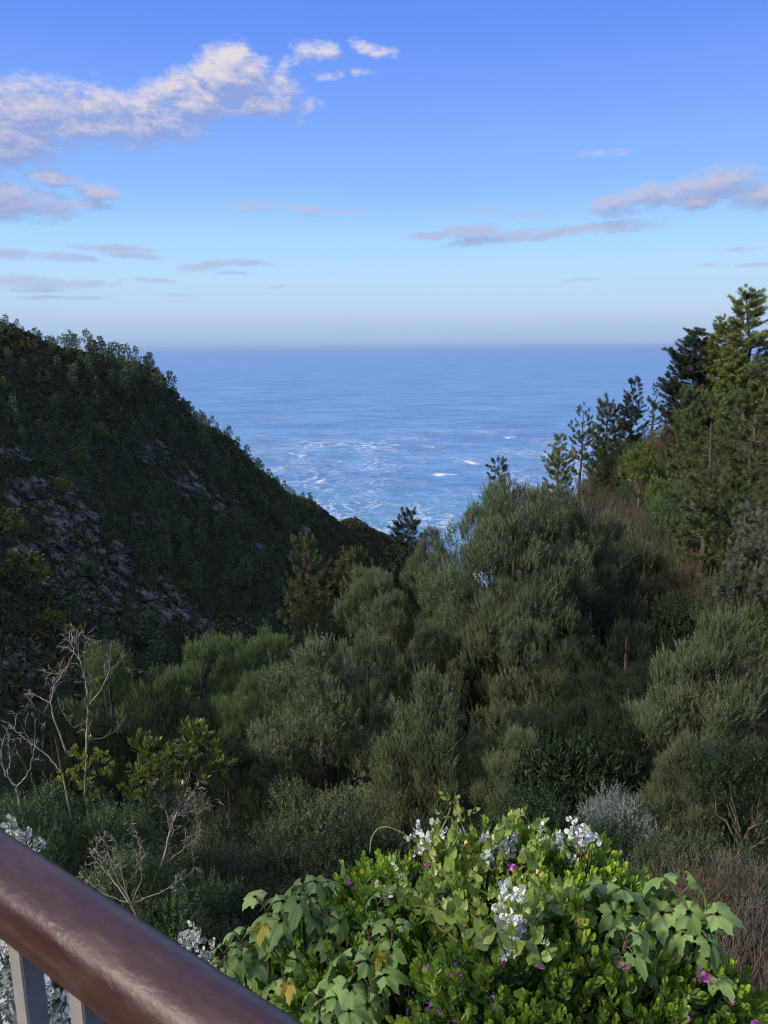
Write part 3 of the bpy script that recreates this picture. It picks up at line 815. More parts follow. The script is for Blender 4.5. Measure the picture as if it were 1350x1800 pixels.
PT = [  # mesh maker args, u, vtop, Y, width px, label
 (dict(seed=1, H=11, Wd=8.0, leafm=M_pineB, tops=2, bare=.12, perw=8, tuft=1.5, fill=.6, irregular=.3, whorl=.62), 572, 952, 56, 190, 'brownish green pine with two rounded tops in the middle of the slope'),
 (dict(seed=2, H=10, Wd=5.2, leafm=M_pineD, bare=.08, perw=8, fill=.8, tuft=1.4, irregular=.3, whorl=.6), 718, 902, 58, 110, 'dark pine at the gully mouth with its tip against the surf'),
 (dict(seed=3, H=6, Wd=2.6, leafm=M_pineD, bare=.3, perw=6, tuft=1.2, irregular=.4), 883, 815, 52, 62, 'small dark pine tip poking over the largest wattle'),
 (dict(seed=4, H=6, Wd=3.2, leafm=M_pineY, bare=.12, perw=6, tuft=1.1, irregular=.3), 982, 772, 58, 75, 'light green cone-shaped young pine above the largest wattle'),
 (dict(seed=5, H=8, Wd=3.4, leafm=M_pine, bare=.3, perw=5, tuft=1.2, irregular=.5, whorl=.6), 1025, 714, 70, 62, 'thin see-through pine, leftmost of the row on the right ridge'),
 (dict(seed=6, H=8, Wd=3.6, leafm=M_pine, bare=.1, perw=7, tuft=1.3, irregular=.3), 1070, 703, 74, 78, 'full pine second from the left in the row on the right ridge'),
 (dict(seed=7, H=8, Wd=3.4, leafm=M_pineD, bare=.15, perw=6, tuft=1.4, irregular=.4), 1110, 672, 78, 62, 'dark knobbly pine, tallest of the row on the right ridge'),
 (dict(seed=8, H=6, Wd=2.6, leafm=M_pineD, bare=.2, perw=4, tuft=.9, irregular=.65), 1155, 677, 82, 46, 'spindly dark pine at the right end of the ridge row'),
 (dict(seed=9, H=10, Wd=6.0, leafm=M_pineD, bare=.08, perw=8, fill=1.1, tuft=1.5, irregular=.35), 1240, 585, 66, 145, 'big dark spreading pine on the right ridge, left of the tallest pine'),
 (dict(seed=10, H=13, Wd=5.0, leafm=M_pineY, bare=.15, perw=7, tuft=1.6, irregular=.4, whorl=.7), 1326, 508, 58, 120, 'tallest yellow green pine at the right edge, its tip against the sky'),
 (dict(seed=11, H=11, Wd=5.0, leafm=M_pineY, bare=.12, perw=7, tuft=1.6, irregular=.35), 1283, 560, 64, 85, 'yellow green pine tucked between the dark spreading pine and the tallest pine'),
 (dict(seed=12, H=7, Wd=5.6, leafm=M_pine, bare=.05, perw=7, fill=.9, tuft=1.15, irregular=.55, whorl=.7), 1258, 690, 38, 205, 'broad bushy pine with long needles on the near right slope'),
 (dict(seed=13, H=8, Wd=4.4, leafm=M_pine, bare=.08, perw=6, fill=1.0, tuft=1.25, irregular=.5, whorl=.65), 1345, 640, 47, 160, 'bushy pine cut by the right edge below the tallest pine'),
 (dict(seed=15, H=7, Wd=4.4, leafm=M_pine, bare=.05, perw=6, fill=1.0, tuft=1.3, irregular=.5, whorl=.6), 1215, 690, 54, 110, 'mid green pine between the ridge row and the broad bushy pine'),
 (dict(seed=16, H=7, Wd=5.0, leafm=M_pine, bare=.05, perw=7, fill=.9, tuft=1.2, irregular=.55, whorl=.7), 1315, 790, 36, 160, 'bushy pine in front at the right, below and right of the broad bushy pine'),
 (dict(seed=14, H=6, Wd=3.6, leafm=M_silver, bare=.08, perw=7, fill=1.2, tuft=1.0, irregular=.3, whorl=.5), 1335, 895, 27, 130, 'grey green soft-needled pine at the right edge, below the bushy pines'),
]
for i, (kw, u, v, Y, w, lab) in enumerate(PT):
    me = pine('pine_%d' % i, **kw)
    tree_at('pine_tree', lab, 'pine tree', me, kw['H'], kw['Wd'], u, v, Y, w, rz=i * 1.3 if kw.get('tops', 1) == 1 else 0, group='pine trees on the near slopes')

# ------------------------------------------------------------------ far hill: pines, scrub, rock
M_farpine = leaf_mat('far_pine_needles', (0.014, 0.034, 0.019), (0.030, 0.062, 0.030), (0.062, 0.102, 0.046), tip=(0.10, 0.14, 0.06), rough=0.6, trans=.05, spec=.2, tipamt=.4, var=(.6, 1.6))
M_scrub = leaf_mat('far_scrub_leaves', (0.018, 0.030, 0.013), (0.040, 0.058, 0.022), (0.090, 0.108, 0.044), rough=0.6, trans=.08, spec=.2, plant_hue=(1.1, 0.82, 0.82))
M_yellow = leaf_mat('yellow_green_leaves', (0.060, 0.085, 0.018), (0.105, 0.135, 0.028), (0.17, 0.19, 0.045), rough=0.5, trans=.2, spec=.3)
M_barkF = bark_mat('far_pine_bark', (0.07, 0.06, 0.05), (0.18, 0.155, 0.13), 3)
FP = [pine('far_pine_%d' % i, 200 + i, 10, [4.6, 4.0, 5.2, 3.4, 4.4][i], M_farpine, bare=[.25, .3, .2, .35, .45][i], whorl=.95, perw=6, fill=.42, tuft=[1.15, 1.05, 1.2, 1.0, 1.1][i], irregular=.3, sprigs=FAR_TUFT) for i in range(5)]

rs = np.random.default_rng(11)
def visible(x, y, z):
    """is the terrain point in the camera's line of sight (ground only)?"""
    ok = np.ones(len(x), bool)
    for f in np.linspace(.25, .97, 34):
        ok &= hgt(x * f, y * f) < z * f + 0.8
    return ok
N = 75000
cx, cy = rs.uniform(-270, 75, N), rs.uniform(95, 655, N)
cz = hgt(cx, cy)
vis = visible(cx, cy, cz + 3) & (cz > SEA + 3)
cx, cy, cz = cx[vis], cy[vis], cz[vis]
Pp = np.stack([cx, cy, cz], 1) @ CAMR
cu, cv = 675 + FPX * Pp[:, 0] / -Pp[:, 2], 900 - FPX * Pp[:, 1] / -Pp[:, 2]
m = (cu > -160) & (cu < 900) & (cv < 1420)
cx, cy, cz, cu, cv = cx[m], cy[m], cz[m], cu[m], cv[m]

rk = rockness(cu, cv)

# pines: thick on the upper slope and the skyline, thin over the rocks, none on the low seaward spur
skyline_v = np.interp(cu, [-160, 0, 100, 200, 300, 400, 470, 540, 620, 690, 900], [615, 634, 652, 660, 690, 774, 846, 882, 922, 958, 990])
below = cv - skyline_v
prob = 0.9 * np.clip(1.15 - below / 420, 0.1, 1) * np.clip((560 - cu) / 90, 0, 1) + .5 * np.clip((cu - 330) / 80, 0, 1) * np.clip((540 - cu) / 60, 0, 1)
prob *= np.clip(0.35 + 1.6 * (fbm(cx / 30, cy / 30, 3, 21) - .35), .12, 1)
prob[cu < 90] *= .45
prob[(rk > -.6)] *= .12
order = rs.permutation(len(cx))
chosen = []; grid = {}
for i in order:
    if rs.random() > prob[i]: continue
    key = (int(cx[i] // 5.4), int(cy[i] // 5.4))
    if any((key[0] + a, key[1] + b) in grid and (cx[i] - cx[grid[(key[0] + a, key[1] + b)]]) ** 2 + (cy[i] - cy[grid[(key[0] + a, key[1] + b)]]) ** 2 < 5.4 ** 2 for a in (-1, 0, 1) for b in (-1, 0, 1)): continue
    grid[key] = i; chosen.append(i)
    if len(chosen) >= 1000: break
chosen = np.array(chosen)
hts = rs.uniform(4.5, 11.5, len(chosen)) * np.interp(cu[chosen], [0, 110, 220], [.55, .85, 1.0]) * np.clip(1.1 - (cy[chosen] - 300) / 900, .75, 1.1)
app = hts / np.hypot(cx[chosen], cy[chosen])
rank = np.argsort(-app)
print('far pines', len(chosen))
ind, rest = chosen[rank[:278]], chosen[rank[278:]]
hi, hr = hts[rank[:278]], hts[rank[278:]]
for q, (i, h) in enumerate(zip(ind, hi)):
    sk = below[i] < 26
    w = int(rs.integers(0, 5))
    zone = ('on the skyline of the left hill' if sk else 'among the rocks low on the left hill' if rk[i] > -2.2 else 'high on the left hill, at the left edge' if cu[i] < 150 else
            'on the seaward shoulder of the left hill' if cu[i] > 400 else 'on the wooded middle of the left hill')
    lab = 'dark green pine ' + zone
    plant_two('hillside_pine', lab, 'pine tree', FP[w], (cx[i], cy[i], cz[i] - .3), rs.uniform(0, 6.28), (h / 10 * rs.uniform(.8, 1.2),) * 2 + (h / 10,), 'pine trees of the left hill ' + ('skyline' if sk else zone.split('left')[0].replace('of the', '').replace('on the', '').strip() or 'slope'))
def raw(me):
    n = len(me.vertices); V = np.empty(n * 3, np.float32); me.vertices.foreach_get('co', V)
    F = np.empty(len(me.polygons) * 3, np.int32); me.polygons.foreach_get('vertices', F)
    L = np.empty(n * 4, np.float32); me.attributes['lc'].data.foreach_get('color', L)
    return V.reshape(-1, 3), F.reshape(-1, 3), L.reshape(-1, 4)
RAWP = [raw(f[0]) for f in FP]; RAWT = [raw(f[1]) for f in FP]
def yaw(a, s=1.0):
    c, q, z = np.cos(a), np.sin(a), np.zeros_like(a)
    return np.stack([np.stack([c, -q, z], -1), np.stack([q, c, z], -1), np.stack([z, z, z + 1], -1)], -2)
wch = rs.integers(0, 5, len(rest))
if len(rest):
    B = Batch(); BT = Batch()
    pos = np.stack([cx[rest], cy[rest], cz[rest] - .3], 1)
    for w in range(5):
        mm = wch == w; a = rs.uniform(0, 6.28, mm.sum())
        B.scatter(RAWP[w], pos[mm], yaw(a), hr[mm] / 10, rs.random(mm.sum()), rs)
    tag(link('pine_wood', B.mesh('pine_wood', M_farpine)), 'distant dark pine wood filling the gaps high on the left hill', 'pine wood', kind='stuff')

# scrub, too many bushes to count
def bushtpl(seed, n=9, flat=.7, tpls=FAR_LEAVES, up=.4):
    rng = np.random.default_rng(seed); B = Batch()
    u = norm(rng.normal(size=(n, 3))); u[:, 2] = np.abs(u[:, 2])
    for q in range(n):
        B.scatter(tpls[rng.integers(0, len(tpls))], (u[q:q + 1] * [.95, .95, flat * 1.1]), frames(norm(u[q:q + 1] + [0, 0, up]), rng), rng.uniform(.8, 1.2), .5, rng)
    return np.concatenate(B.V), np.concatenate(B.F), np.concatenate(B.L)
BT_ = [bushtpl(i) for i in range(6)]
dense = np.where(rk > .2, .95, np.where(rk > -.5, 1.0, 1.0))
pick = rs.random(len(cx)) < dense
sx, sy, sz, su = cx[pick], cy[pick], cz[pick], cu[pick]
sel = np.arange(len(sx))[:21000]
B = Batch()
ww = rs.integers(0, 6, len(sel))
size = rs.uniform(.75, 1.9, len(sel)) * np.clip(sy[sel] / 260, .8, 1.45)
hue = np.clip(fbm(sx[sel] / 22, sy[sel] / 22, 3, 5) * 2.4 - .75 + rs.normal(size=len(sel)) * .22, 0, 1)
for w in range(6):
    mm = ww == w
    B.scatter(BT_[w], np.stack([sx[sel][mm], sy[sel][mm], sz[sel][mm] + .1], 1), yaw(rs.uniform(0, 6.28, mm.sum())), size[mm], hue[mm], rs)
tag(link('hillside_scrub', B.mesh('hillside_scrub', M_scrub)), 'low mixed green and brown scrub covering the steep left hill', 'scrub', kind='stuff')

# rock outcrops: slanting slabs
def rock_mat():
    m, G, out = new_mat('outcrop_rock')
    geo = G.n('ShaderNodeNewGeometry'); pos = geo.outputs['Position']
    rot = G.n('ShaderNodeVectorRotate', rotation_type='AXIS_ANGLE'); G.put(rot.inputs[0], pos)
    rot.inputs['Axis'].default_value = (.2, 1, 0); rot.inputs['Angle'].default_value = R_(35)
    st = G.vm('MULTIPLY', rot.outputs[0], (2.6, 1.2, .5))
    a = G.noise(st, 1.0, 7, .7); b = G.noise(pos, .5, 4, .6)
    col = G.ramp(a, [(.3, (.022, .020, .019, 1)), (.5, (.070, .066, .057, 1)), (.66, (.22, .205, .178, 1))])
    col = G.mix(G.mr(b, .5, .66), col, (.055, .055, .038, 1))
    p = G.n('ShaderNodeBsdfPrincipled'); G.put(p.inputs['Base Color'], col); p.inputs['Roughness'].default_value = .8
    bp = G.n('ShaderNodeBump'); bp.inputs['Strength'].default_value = 1; bp.inputs['Distance'].default_value = .25
    G.put(bp.inputs['Height'], a); G.put(p.inputs['Normal'], bp.outputs[0])
    m.node_tree.links.new(p.outputs[0], out.inputs[0]); return m
M_rock = rock_mat()
BOX = np.array([[-1, -1, -1], [1, -1, -1], [1, 1, -1], [-1, 1, -1], [-1, -1, 1], [1, -1, 1], [1, 1, 1], [-1, 1, 1]], float)
BF = np.array([[0, 2, 1], [0, 3, 2], [4, 5, 6], [4, 6, 7], [0, 1, 5], [0, 5, 4], [1, 2, 6], [1, 6, 5], [2, 3, 7], [2, 7, 6], [3, 0, 4], [3, 4, 7]])
RLAB = ['pale slabs at the top left of the big rock band', 'broad jagged face in the middle of the big rock band', 'grey slabs at the left edge of the big rock band', 'largest bright slabs at the right end of the big rock band',
        'dark slabs below the middle of the big rock band', 'long low ledge stepping down to the right of the rock band', 'small ledge just above the green round-topped wattle', 'upright pointed crag at the foot of the slope', 'small patch high between the pines',
        'pinkish patch right of and below the highest patch', 'thin pale streak under the seaward pines', 'small upright blade far right on the slope', 'broken slabs at the left edge low down', 'small slab at the left edge high up',
        'thin slab alone in the scrub', 'low slab behind the dead tree', 'tiny pale patch on the seaward spur', 'shaded slabs between the left edge and the broad face']
for (u, v, w, h), lab in zip(ROCKS, RLAB):
    p = hit(u, v, 60)
    if p is None: continue
    D = np.linalg.norm(p); B = Batch()
    n = int(18 + w * h / 110)
    for q in range(n):
        a, r = rs.uniform(0, 6.28), rs.random() ** .6
        pp = hit(u + math.cos(a) * r * w * .52, v + math.sin(a) * r * h * .52, 60)
        if pp is None or abs(pp[1] - p[1]) > D * .11: continue
        s = D / 180 * rs.uniform(.7, 1.7)
        V = BOX * (1 + rs.uniform(-.5, .5, (8, 3)))
        V[4:] *= [rs.uniform(.2, .7), rs.uniform(.2, .8), 1]
        V = V * np.array([rs.uniform(.18, .5), rs.uniform(.5, 1.3), rs.uniform(.7, 1.7)]) * s
        Rm = np.array(Euler((R_(rs.uniform(-22, 8)), R_(rs.uniform(-62, -34)), R_(rs.uniform(-18, 22)))).to_matrix())
        B.add(V @ Rm.T + pp - np.array([0, 0, .15 * s]) - p, BF)
    o = link('rock_outcrop', B.mesh('rock_outcrop', M_rock), None, tuple(p))
    tag(o, 'rock outcrop, ' + lab, 'rock', 'rock outcrops on the left hill')

# ------------------------------------------------------------------ shrubs
def shrub(name, seed, R=1.0, H=1.1, dens=150, sprigs=BUSH_SPRIGS, size=1.0, leafm=None, lobes=13, upmix=.55, stems=14, spike=1.2, low=-.2):
    rng = np.random.default_rng(seed); Cc, Aa, Rr, Ll = [], [], [], []
    T = Batch()
    for i in range(lobes):
        ph, q = i * 2.399 + rng.uniform(-.4, .4), math.sqrt((i + .5) / lobes)
        r = R * rng.uniform(.24, .42)
        c = np.array([math.cos(ph) * q * R * .75, math.sin(ph) * q * R * .75, H * (1 - .6 * q ** 2) * rng.uniform(.6, .9)])
        Cc.append(c); Aa.append(norm(np.array([math.cos(ph) * q * .5, math.sin(ph) * q * .5, 1.0]))); Rr.append(r); Ll.append(r * rng.uniform(spike * .8, spike * 1.3))
    for i in range(3): tube(T, [[rng.normal() * .05, rng.normal() * .05, -3.5], [0, 0, -1.5], [0, 0, -.1]], [.05 * R, .045 * R, .035 * R], 6, .05, rng, .3)
    for i in range(stems):
        c = Cc[i % lobes]
        tube(T, bend((rng.normal() * .05, rng.normal() * .05, -.3), c + rng.normal(size=3) * .1, .08 * R, 6, .03 * R, rng, (c[0], c[1], 0)), np.linspace(.022 * R, .004, 6), 5, 0, rng, .3)
    B = Batch()
    lobe_foliage(B, rng, np.array(Cc), np.array(Aa), np.array(Rr), np.array(Ll), dens, sprigs, size, upmix=upmix, lowcut=low, shell=(.55, 1.08))
    return B.mesh(name + '_foliage', leafm), T.mesh(name + '_stems', M_stem, True)

def twiggy(name, seed, R=1.0, H=1.4, n=60, mat=None, leaf=None, leafm=None, nl=500, fork=4):
    """brush of bare, forking twigs with sparse leaves"""
    rng = np.random.default_rng(seed); T = Batch(); P_, D_ = [], []
    for i in range(n):
        a = rng.uniform(0, 6.28); q = rng.random() ** .6
        e = np.array([math.cos(a) * R * q, math.sin(a) * R * q, H * rng.uniform(.55, 1.05) * (1 - .45 * q * q)])
        st = np.array([math.cos(a) * R * q * .35, math.sin(a) * R * q * .35, -.15])
        b = bend(st, e, .12 * R, 7, .04 * R, rng, (math.cos(a), math.sin(a), -.3))
        tube(T, b, np.linspace(.006, .0022, 7) * (.6 + .7 * R), 3, 0, rng, rng.random())
        for k in range(fork):
            j = rng.integers(2, 6); d = norm(b[j] - b[j - 1] + rng.normal(size=3) * .5 * np.linalg.norm(b[j] - b[j - 1]))
            L = R * rng.uniform(.15, .4); e2 = b[j] + (d + [0, 0, .3]) * L
            tube(T, bend(b[j], e2, .03 * R, 4, .015 * R, rng), np.linspace(.0035, .0016, 4) * (.6 + .7 * R), 3, 0, rng, rng.random())
            P_.append(e2); D_.append(d); P_.append((b[j] + e2) / 2); D_.append(d)
        P_.append(e); D_.append(b[-1] - b[-2])
    B = Batch()
    P_, D_ = np.array(P_), norm(np.array(D_) + [0, 0, .1])
    s = rng.integers(0, len(P_), nl)
    w = rng.integers(0, len(leaf), nl)
    for q in range(len(leaf)):
        mm = w == q
        B.scatter(leaf[q], P_[s[mm]] + rng.normal(size=(mm.sum(), 3)) * .09 * R, frames(D_[s[mm]] + rng.normal(size=(mm.sum(), 3)) * .3, rng), rng.uniform(.6, 1.2, mm.sum()), rng.random(), rng)
    return B.mesh(name + '_foliage', leafm), T.mesh(name + '_twigs', mat, True)

M_olive = leaf_mat('olive_bush_leaves', (0.022, 0.036, 0.019), (0.042, 0.062, 0.032), (0.080, 0.104, 0.055), tip=(.11, .14, .07), rough=.55, trans=.1, spec=.2, tipamt=.5)
M_green = leaf_mat('mid_green_bush_leaves', (0.022, 0.046, 0.020), (0.042, 0.080, 0.034), (0.082, 0.130, 0.056), tip=(.12, .175, .08), rough=.55, trans=.12, spec=.2, tipamt=.5)
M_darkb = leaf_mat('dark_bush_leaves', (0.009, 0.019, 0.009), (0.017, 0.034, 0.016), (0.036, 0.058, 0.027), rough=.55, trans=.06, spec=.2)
M_brown = leaf_mat('brown_brush_leaves', (0.034, 0.036, 0.018), (0.060, 0.060, 0.030), (0.11, 0.095, 0.05), tip=(.17, .12, .07), rough=.6, trans=.12, spec=.25, plant_hue=(.8, 1.05, .8))
M_redb = leaf_mat('reddish_brush_leaves', (0.060, 0.045, 0.028), (0.095, 0.068, 0.042), (0.14, 0.10, 0.065), rough=.6, trans=.12, spec=.25)
M_bright = leaf_mat('bright_shrub_leaves', (0.050, 0.080, 0.018), (0.085, 0.125, 0.028), (0.15, 0.19, 0.05), rough=.45, trans=.25, spec=.4)
M_blue = leaf_mat('blue_grey_shrub_leaves', (0.07, 0.10, 0.09), (0.12, 0.155, 0.145), (0.22, 0.26, 0.25), rough=.5, trans=.1, spec=.4)
M_twig = bark_mat('brush_twigs', (0.085, 0.068, 0.056), (0.20, 0.16, 0.135), 10, .005)
M_twigR = bark_mat('reddish_twigs', (0.11, 0.07, 0.055), (0.21, 0.145, 0.12), 10, .005)
M_twigP = bark_mat('pinkish_grey_twigs', (0.085, 0.07, 0.062), (0.19, 0.16, 0.145), 10, .005)

SH = {'olive': [shrub('olive_shrub_%d' % i, 300 + i, leafm=M_olive, dens=190) for i in range(2)],
      'green': [shrub('green_shrub_%d' % i, 310 + i, leafm=M_green, dens=190) for i in range(2)],
      'dark': [shrub('dark_shrub_%d' % i, 320 + i, leafm=M_darkb, dens=150) for i in range(2)],
      'bright': [shrub('bright_shrub', 330, leafm=M_bright, dens=60, sprigs=BROAD_SPRIGS, H=1.4)],
      'blue': [shrub('blue_shrub', 331, leafm=M_blue, dens=150)],
      'broad': [shrub('broad_shrub', 332, leafm=M_darkb, dens=60, sprigs=BROAD_SPRIGS)],
      'brown': [twiggy('brown_brush_%d' % i, 340 + i, mat=M_twig, leaf=BUSH_SPRIGS, leafm=M_brown, nl=1300, n=70) for i in range(2)],
      'red': [twiggy('red_brush', 350, mat=M_twigR, leaf=BUSH_SPRIGS, leafm=M_redb, nl=600, n=80)],
      'grey': [twiggy('grey_brush', 351, mat=M_twigP, leaf=BUSH_SPRIGS, leafm=M_olive, nl=160, n=150, fork=8)],
      'yellow': [shrub('yellow_tree', 352, leafm=M_yellow, dens=14, sprigs=FAR_LEAVES, size=.30, H=1.6)]}
for kk in SH['yellow'][:1]: pass
def bush_at(kind, u, vtop, Y, wpx, label, hscale=None, name='shrub', cat='shrub', group=None, rz=None, idx=None):
    """a bush on the ground whose top is seen at (u, vtop); far enough back that its base meets the ground"""
    p = at(u, vtop, Y); g = h1(p[0], p[1]); D = np.linalg.norm(p)
    w = wpx / FPX * D / 2
    me = SH[kind][(idx if idx is not None else int(u * 7 + vtop)) % len(SH[kind])]
    top = 1.35
    H = min(max(p[2] - g, w * .8), w * 1.7) / top
    return plant_two(name, label, cat, me, (p[0], p[1], p[2] - H * top), rs.uniform(0, 6.28) if rz is None else rz, (w, w, H), group, parts=('foliage', 'stems'))

# named shrubs nearer by
GS = 'shrubs on the slope below the deck'
for a in [('green', 60, 1388, 8.6, 210, 'small-leaved grey green bush at the left edge above the handrail'), ('green', 160, 1430, 7.6, 190, 'small-leaved green bush right behind the handrail, under the dead tree'),
          ('green', 20, 1420, 7.0, 150, 'low green bush touching the left edge behind the handrail'),
          ('olive', 450, 1478, 9.5, 230, 'olive bush below the broad middle wattle'), ('olive', 360, 1490, 8.5, 190, 'olive bush behind the forked bare branches'),
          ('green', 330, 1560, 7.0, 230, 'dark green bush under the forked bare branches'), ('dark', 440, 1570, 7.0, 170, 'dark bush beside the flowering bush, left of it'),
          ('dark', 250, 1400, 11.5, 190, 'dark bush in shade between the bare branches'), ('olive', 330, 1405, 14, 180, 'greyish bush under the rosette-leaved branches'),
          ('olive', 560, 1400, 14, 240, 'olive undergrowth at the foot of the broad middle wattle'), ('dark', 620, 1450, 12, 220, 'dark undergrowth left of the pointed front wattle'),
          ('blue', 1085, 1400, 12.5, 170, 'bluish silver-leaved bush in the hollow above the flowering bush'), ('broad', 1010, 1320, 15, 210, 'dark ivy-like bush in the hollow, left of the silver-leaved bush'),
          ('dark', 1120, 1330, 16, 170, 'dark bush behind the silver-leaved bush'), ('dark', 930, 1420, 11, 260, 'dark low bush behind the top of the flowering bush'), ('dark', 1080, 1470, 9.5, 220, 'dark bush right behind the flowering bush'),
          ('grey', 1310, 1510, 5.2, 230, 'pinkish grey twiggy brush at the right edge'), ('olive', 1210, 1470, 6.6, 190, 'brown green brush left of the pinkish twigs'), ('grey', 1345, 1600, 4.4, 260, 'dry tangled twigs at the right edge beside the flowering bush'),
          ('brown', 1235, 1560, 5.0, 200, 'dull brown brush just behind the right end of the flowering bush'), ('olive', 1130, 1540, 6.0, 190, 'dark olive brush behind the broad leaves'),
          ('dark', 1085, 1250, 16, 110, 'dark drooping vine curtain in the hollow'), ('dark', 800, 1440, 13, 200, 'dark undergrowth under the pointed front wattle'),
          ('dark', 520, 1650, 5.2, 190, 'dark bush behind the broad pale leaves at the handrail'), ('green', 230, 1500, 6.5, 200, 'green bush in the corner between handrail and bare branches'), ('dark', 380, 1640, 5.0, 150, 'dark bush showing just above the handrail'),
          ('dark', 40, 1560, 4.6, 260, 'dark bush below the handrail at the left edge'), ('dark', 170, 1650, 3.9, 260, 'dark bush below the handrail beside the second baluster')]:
    bush_at(*a, group=GS)

GR = 'shrubs of the right hill'
for a in [('bright', 1128, 795, 58, 72, 'bright yellow green shrub standing out of the brown brush'), ('bright', 1155, 850, 54, 50, 'smaller bright green shrub right of and below the first one'),
          ('red', 1200, 735, 66, 120, 'reddish twiggy brush on the ridge under the dark spreading pine'), ('olive', 1100, 780, 72, 90, 'olive brush behind the bright green shrub'),
          ('brown', 730, 1035, 60, 70, 'reddish brown bush under the gully mouth pine'),
          ('grey', 1090, 865, 58, 90, 'pale bare twigs below the bright green shrub'), ('grey', 1170, 895, 50, 110, 'bare grey twigs in the middle of the brown slope'), ('olive', 1260, 930, 40, 130, 'olive bush below the bushy pine'),
          ('brown', 1050, 840, 66, 110, 'brown brush at the lower end of the right ridge'), ('olive', 1150, 800, 62, 120, 'olive bush right of the bright shrub'), ('green', 1205, 850, 50, 130, 'green bush left of the bushy pine'),
          ('olive', 1035, 880, 60, 90, 'olive bush above the right shoulder of the largest wattle'), ('brown', 1100, 910, 52, 120, 'brown brush above the hollow'), ('olive', 1160, 960, 44, 140, 'olive shrub over the dark hollow'),
          ('brown', 1230, 980, 37, 150, 'brown shrub under the grey twigs'), ('dark', 1200, 1040, 33, 160, 'dark shrub under the brown shrub, above the dark hollow'), ('olive', 1310, 1000, 27, 150, 'olive shrub by the right edge above the pale-tipped wattle'),
          ('brown', 1330, 1130, 20, 150, 'brown shrub at the right edge behind the pale-tipped wattle'), ('brown', 1340, 760, 55, 110, 'brown brush at the right edge between two pines'), ('olive', 1300, 870, 40, 140, 'olive shrub at the foot of the bushy pine'),
          ('brown', 1320, 1280, 15, 150, 'dull brown brush at the right edge below the pale-tipped wattle'), ('bright', 1320, 1090, 18.5, 80, 'bright vine leaves climbing beside the pale-tipped wattle'), ('dark', 1330, 1300, 12, 180, 'dark bush at the right edge low down'),
          ('brown', 1270, 800, 50, 120, 'brown shrub between the pines at right'), ('brown', 1180, 770, 70, 110, 'brown brush on the right skyline left of the spreading pine'), ('olive', 1075, 815, 74, 90, 'olive bush under the row of ridge pines'),
          ('olive', 1125, 765, 77, 90, 'olive bush at the foot of the dark knobbly pine')]:
    bush_at(*a, group=GR)

# yellow green trees on the left hill
for (u, v, w, lab) in [(52, 975, 86, 'yellow green tree below the rock band at the left edge'), (12, 900, 60, 'yellow green tree cut by the left edge above the rocks'), (110, 845, 34, 'small bright bush above the rock band'), (140, 790, 40, 'bright green bush among the pines at left'),
                       (325, 1020, 26, 'tiny yellow bush at the end of the rock ledge'), (175, 745, 34, 'pale green bush high on the left hill'), (5, 665, 26, 'yellow green bush at the left edge near the skyline'), (95, 1075, 50, 'green bush below the broad rock face')]:
    p = hit(u, v + w * .9, 60); D = np.linalg.norm(p); r = w / FPX * D / 2
    plant_two('hillside_bush', 'yellowish ' + lab if 'yellow' not in lab else lab, 'bush', SH['yellow'][0], tuple(p - [0, 0, .2]), rs.uniform(0, 6), (r, r, r * 1.05), 'yellow green bushes on the left hill', parts=('foliage', 'stems'))

# undergrowth on the near and right slopes: continuous cover
N = 15000
ux = rs.uniform(-60, 75, N); uy = 4 + rs.random(N) ** 1.25 * 112
uz = hgt(ux, uy)
q_ = np.stack([ux, uy, uz], 1) @ CAMR
pu, pv = 675 + FPX * q_[:, 0] / -q_[:, 2], 900 - FPX * q_[:, 1] / -q_[:, 2]
mm = (pu > -350) & (pu < 2300) & (pv < 2700) & (q_[:, 2] < 0)
ux, uy, uz = ux[mm], uy[mm], uz[mm]
UT = []
for i in range(5):
    rng = np.random.default_rng(500 + i)
    sp_ = [sprig(rng, leaf_flat(.15, .05), 6, .22, (20, 85), (.6, 1.2)) for _ in range(3)]
    UT.append(bushtpl(520 + i, 26, .75, sp_, .6))
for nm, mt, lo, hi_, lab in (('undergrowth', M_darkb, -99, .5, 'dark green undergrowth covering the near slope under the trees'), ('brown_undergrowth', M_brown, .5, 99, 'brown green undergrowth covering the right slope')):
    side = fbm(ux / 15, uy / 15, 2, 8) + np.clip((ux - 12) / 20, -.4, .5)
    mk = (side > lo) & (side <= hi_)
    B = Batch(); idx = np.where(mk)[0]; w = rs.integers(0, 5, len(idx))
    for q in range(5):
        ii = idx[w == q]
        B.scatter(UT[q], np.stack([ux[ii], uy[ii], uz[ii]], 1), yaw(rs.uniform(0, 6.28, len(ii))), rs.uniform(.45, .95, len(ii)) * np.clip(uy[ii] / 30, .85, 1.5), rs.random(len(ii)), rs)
    tag(link(nm, B.mesh(nm, mt)), lab, 'undergrowth', kind='stuff')
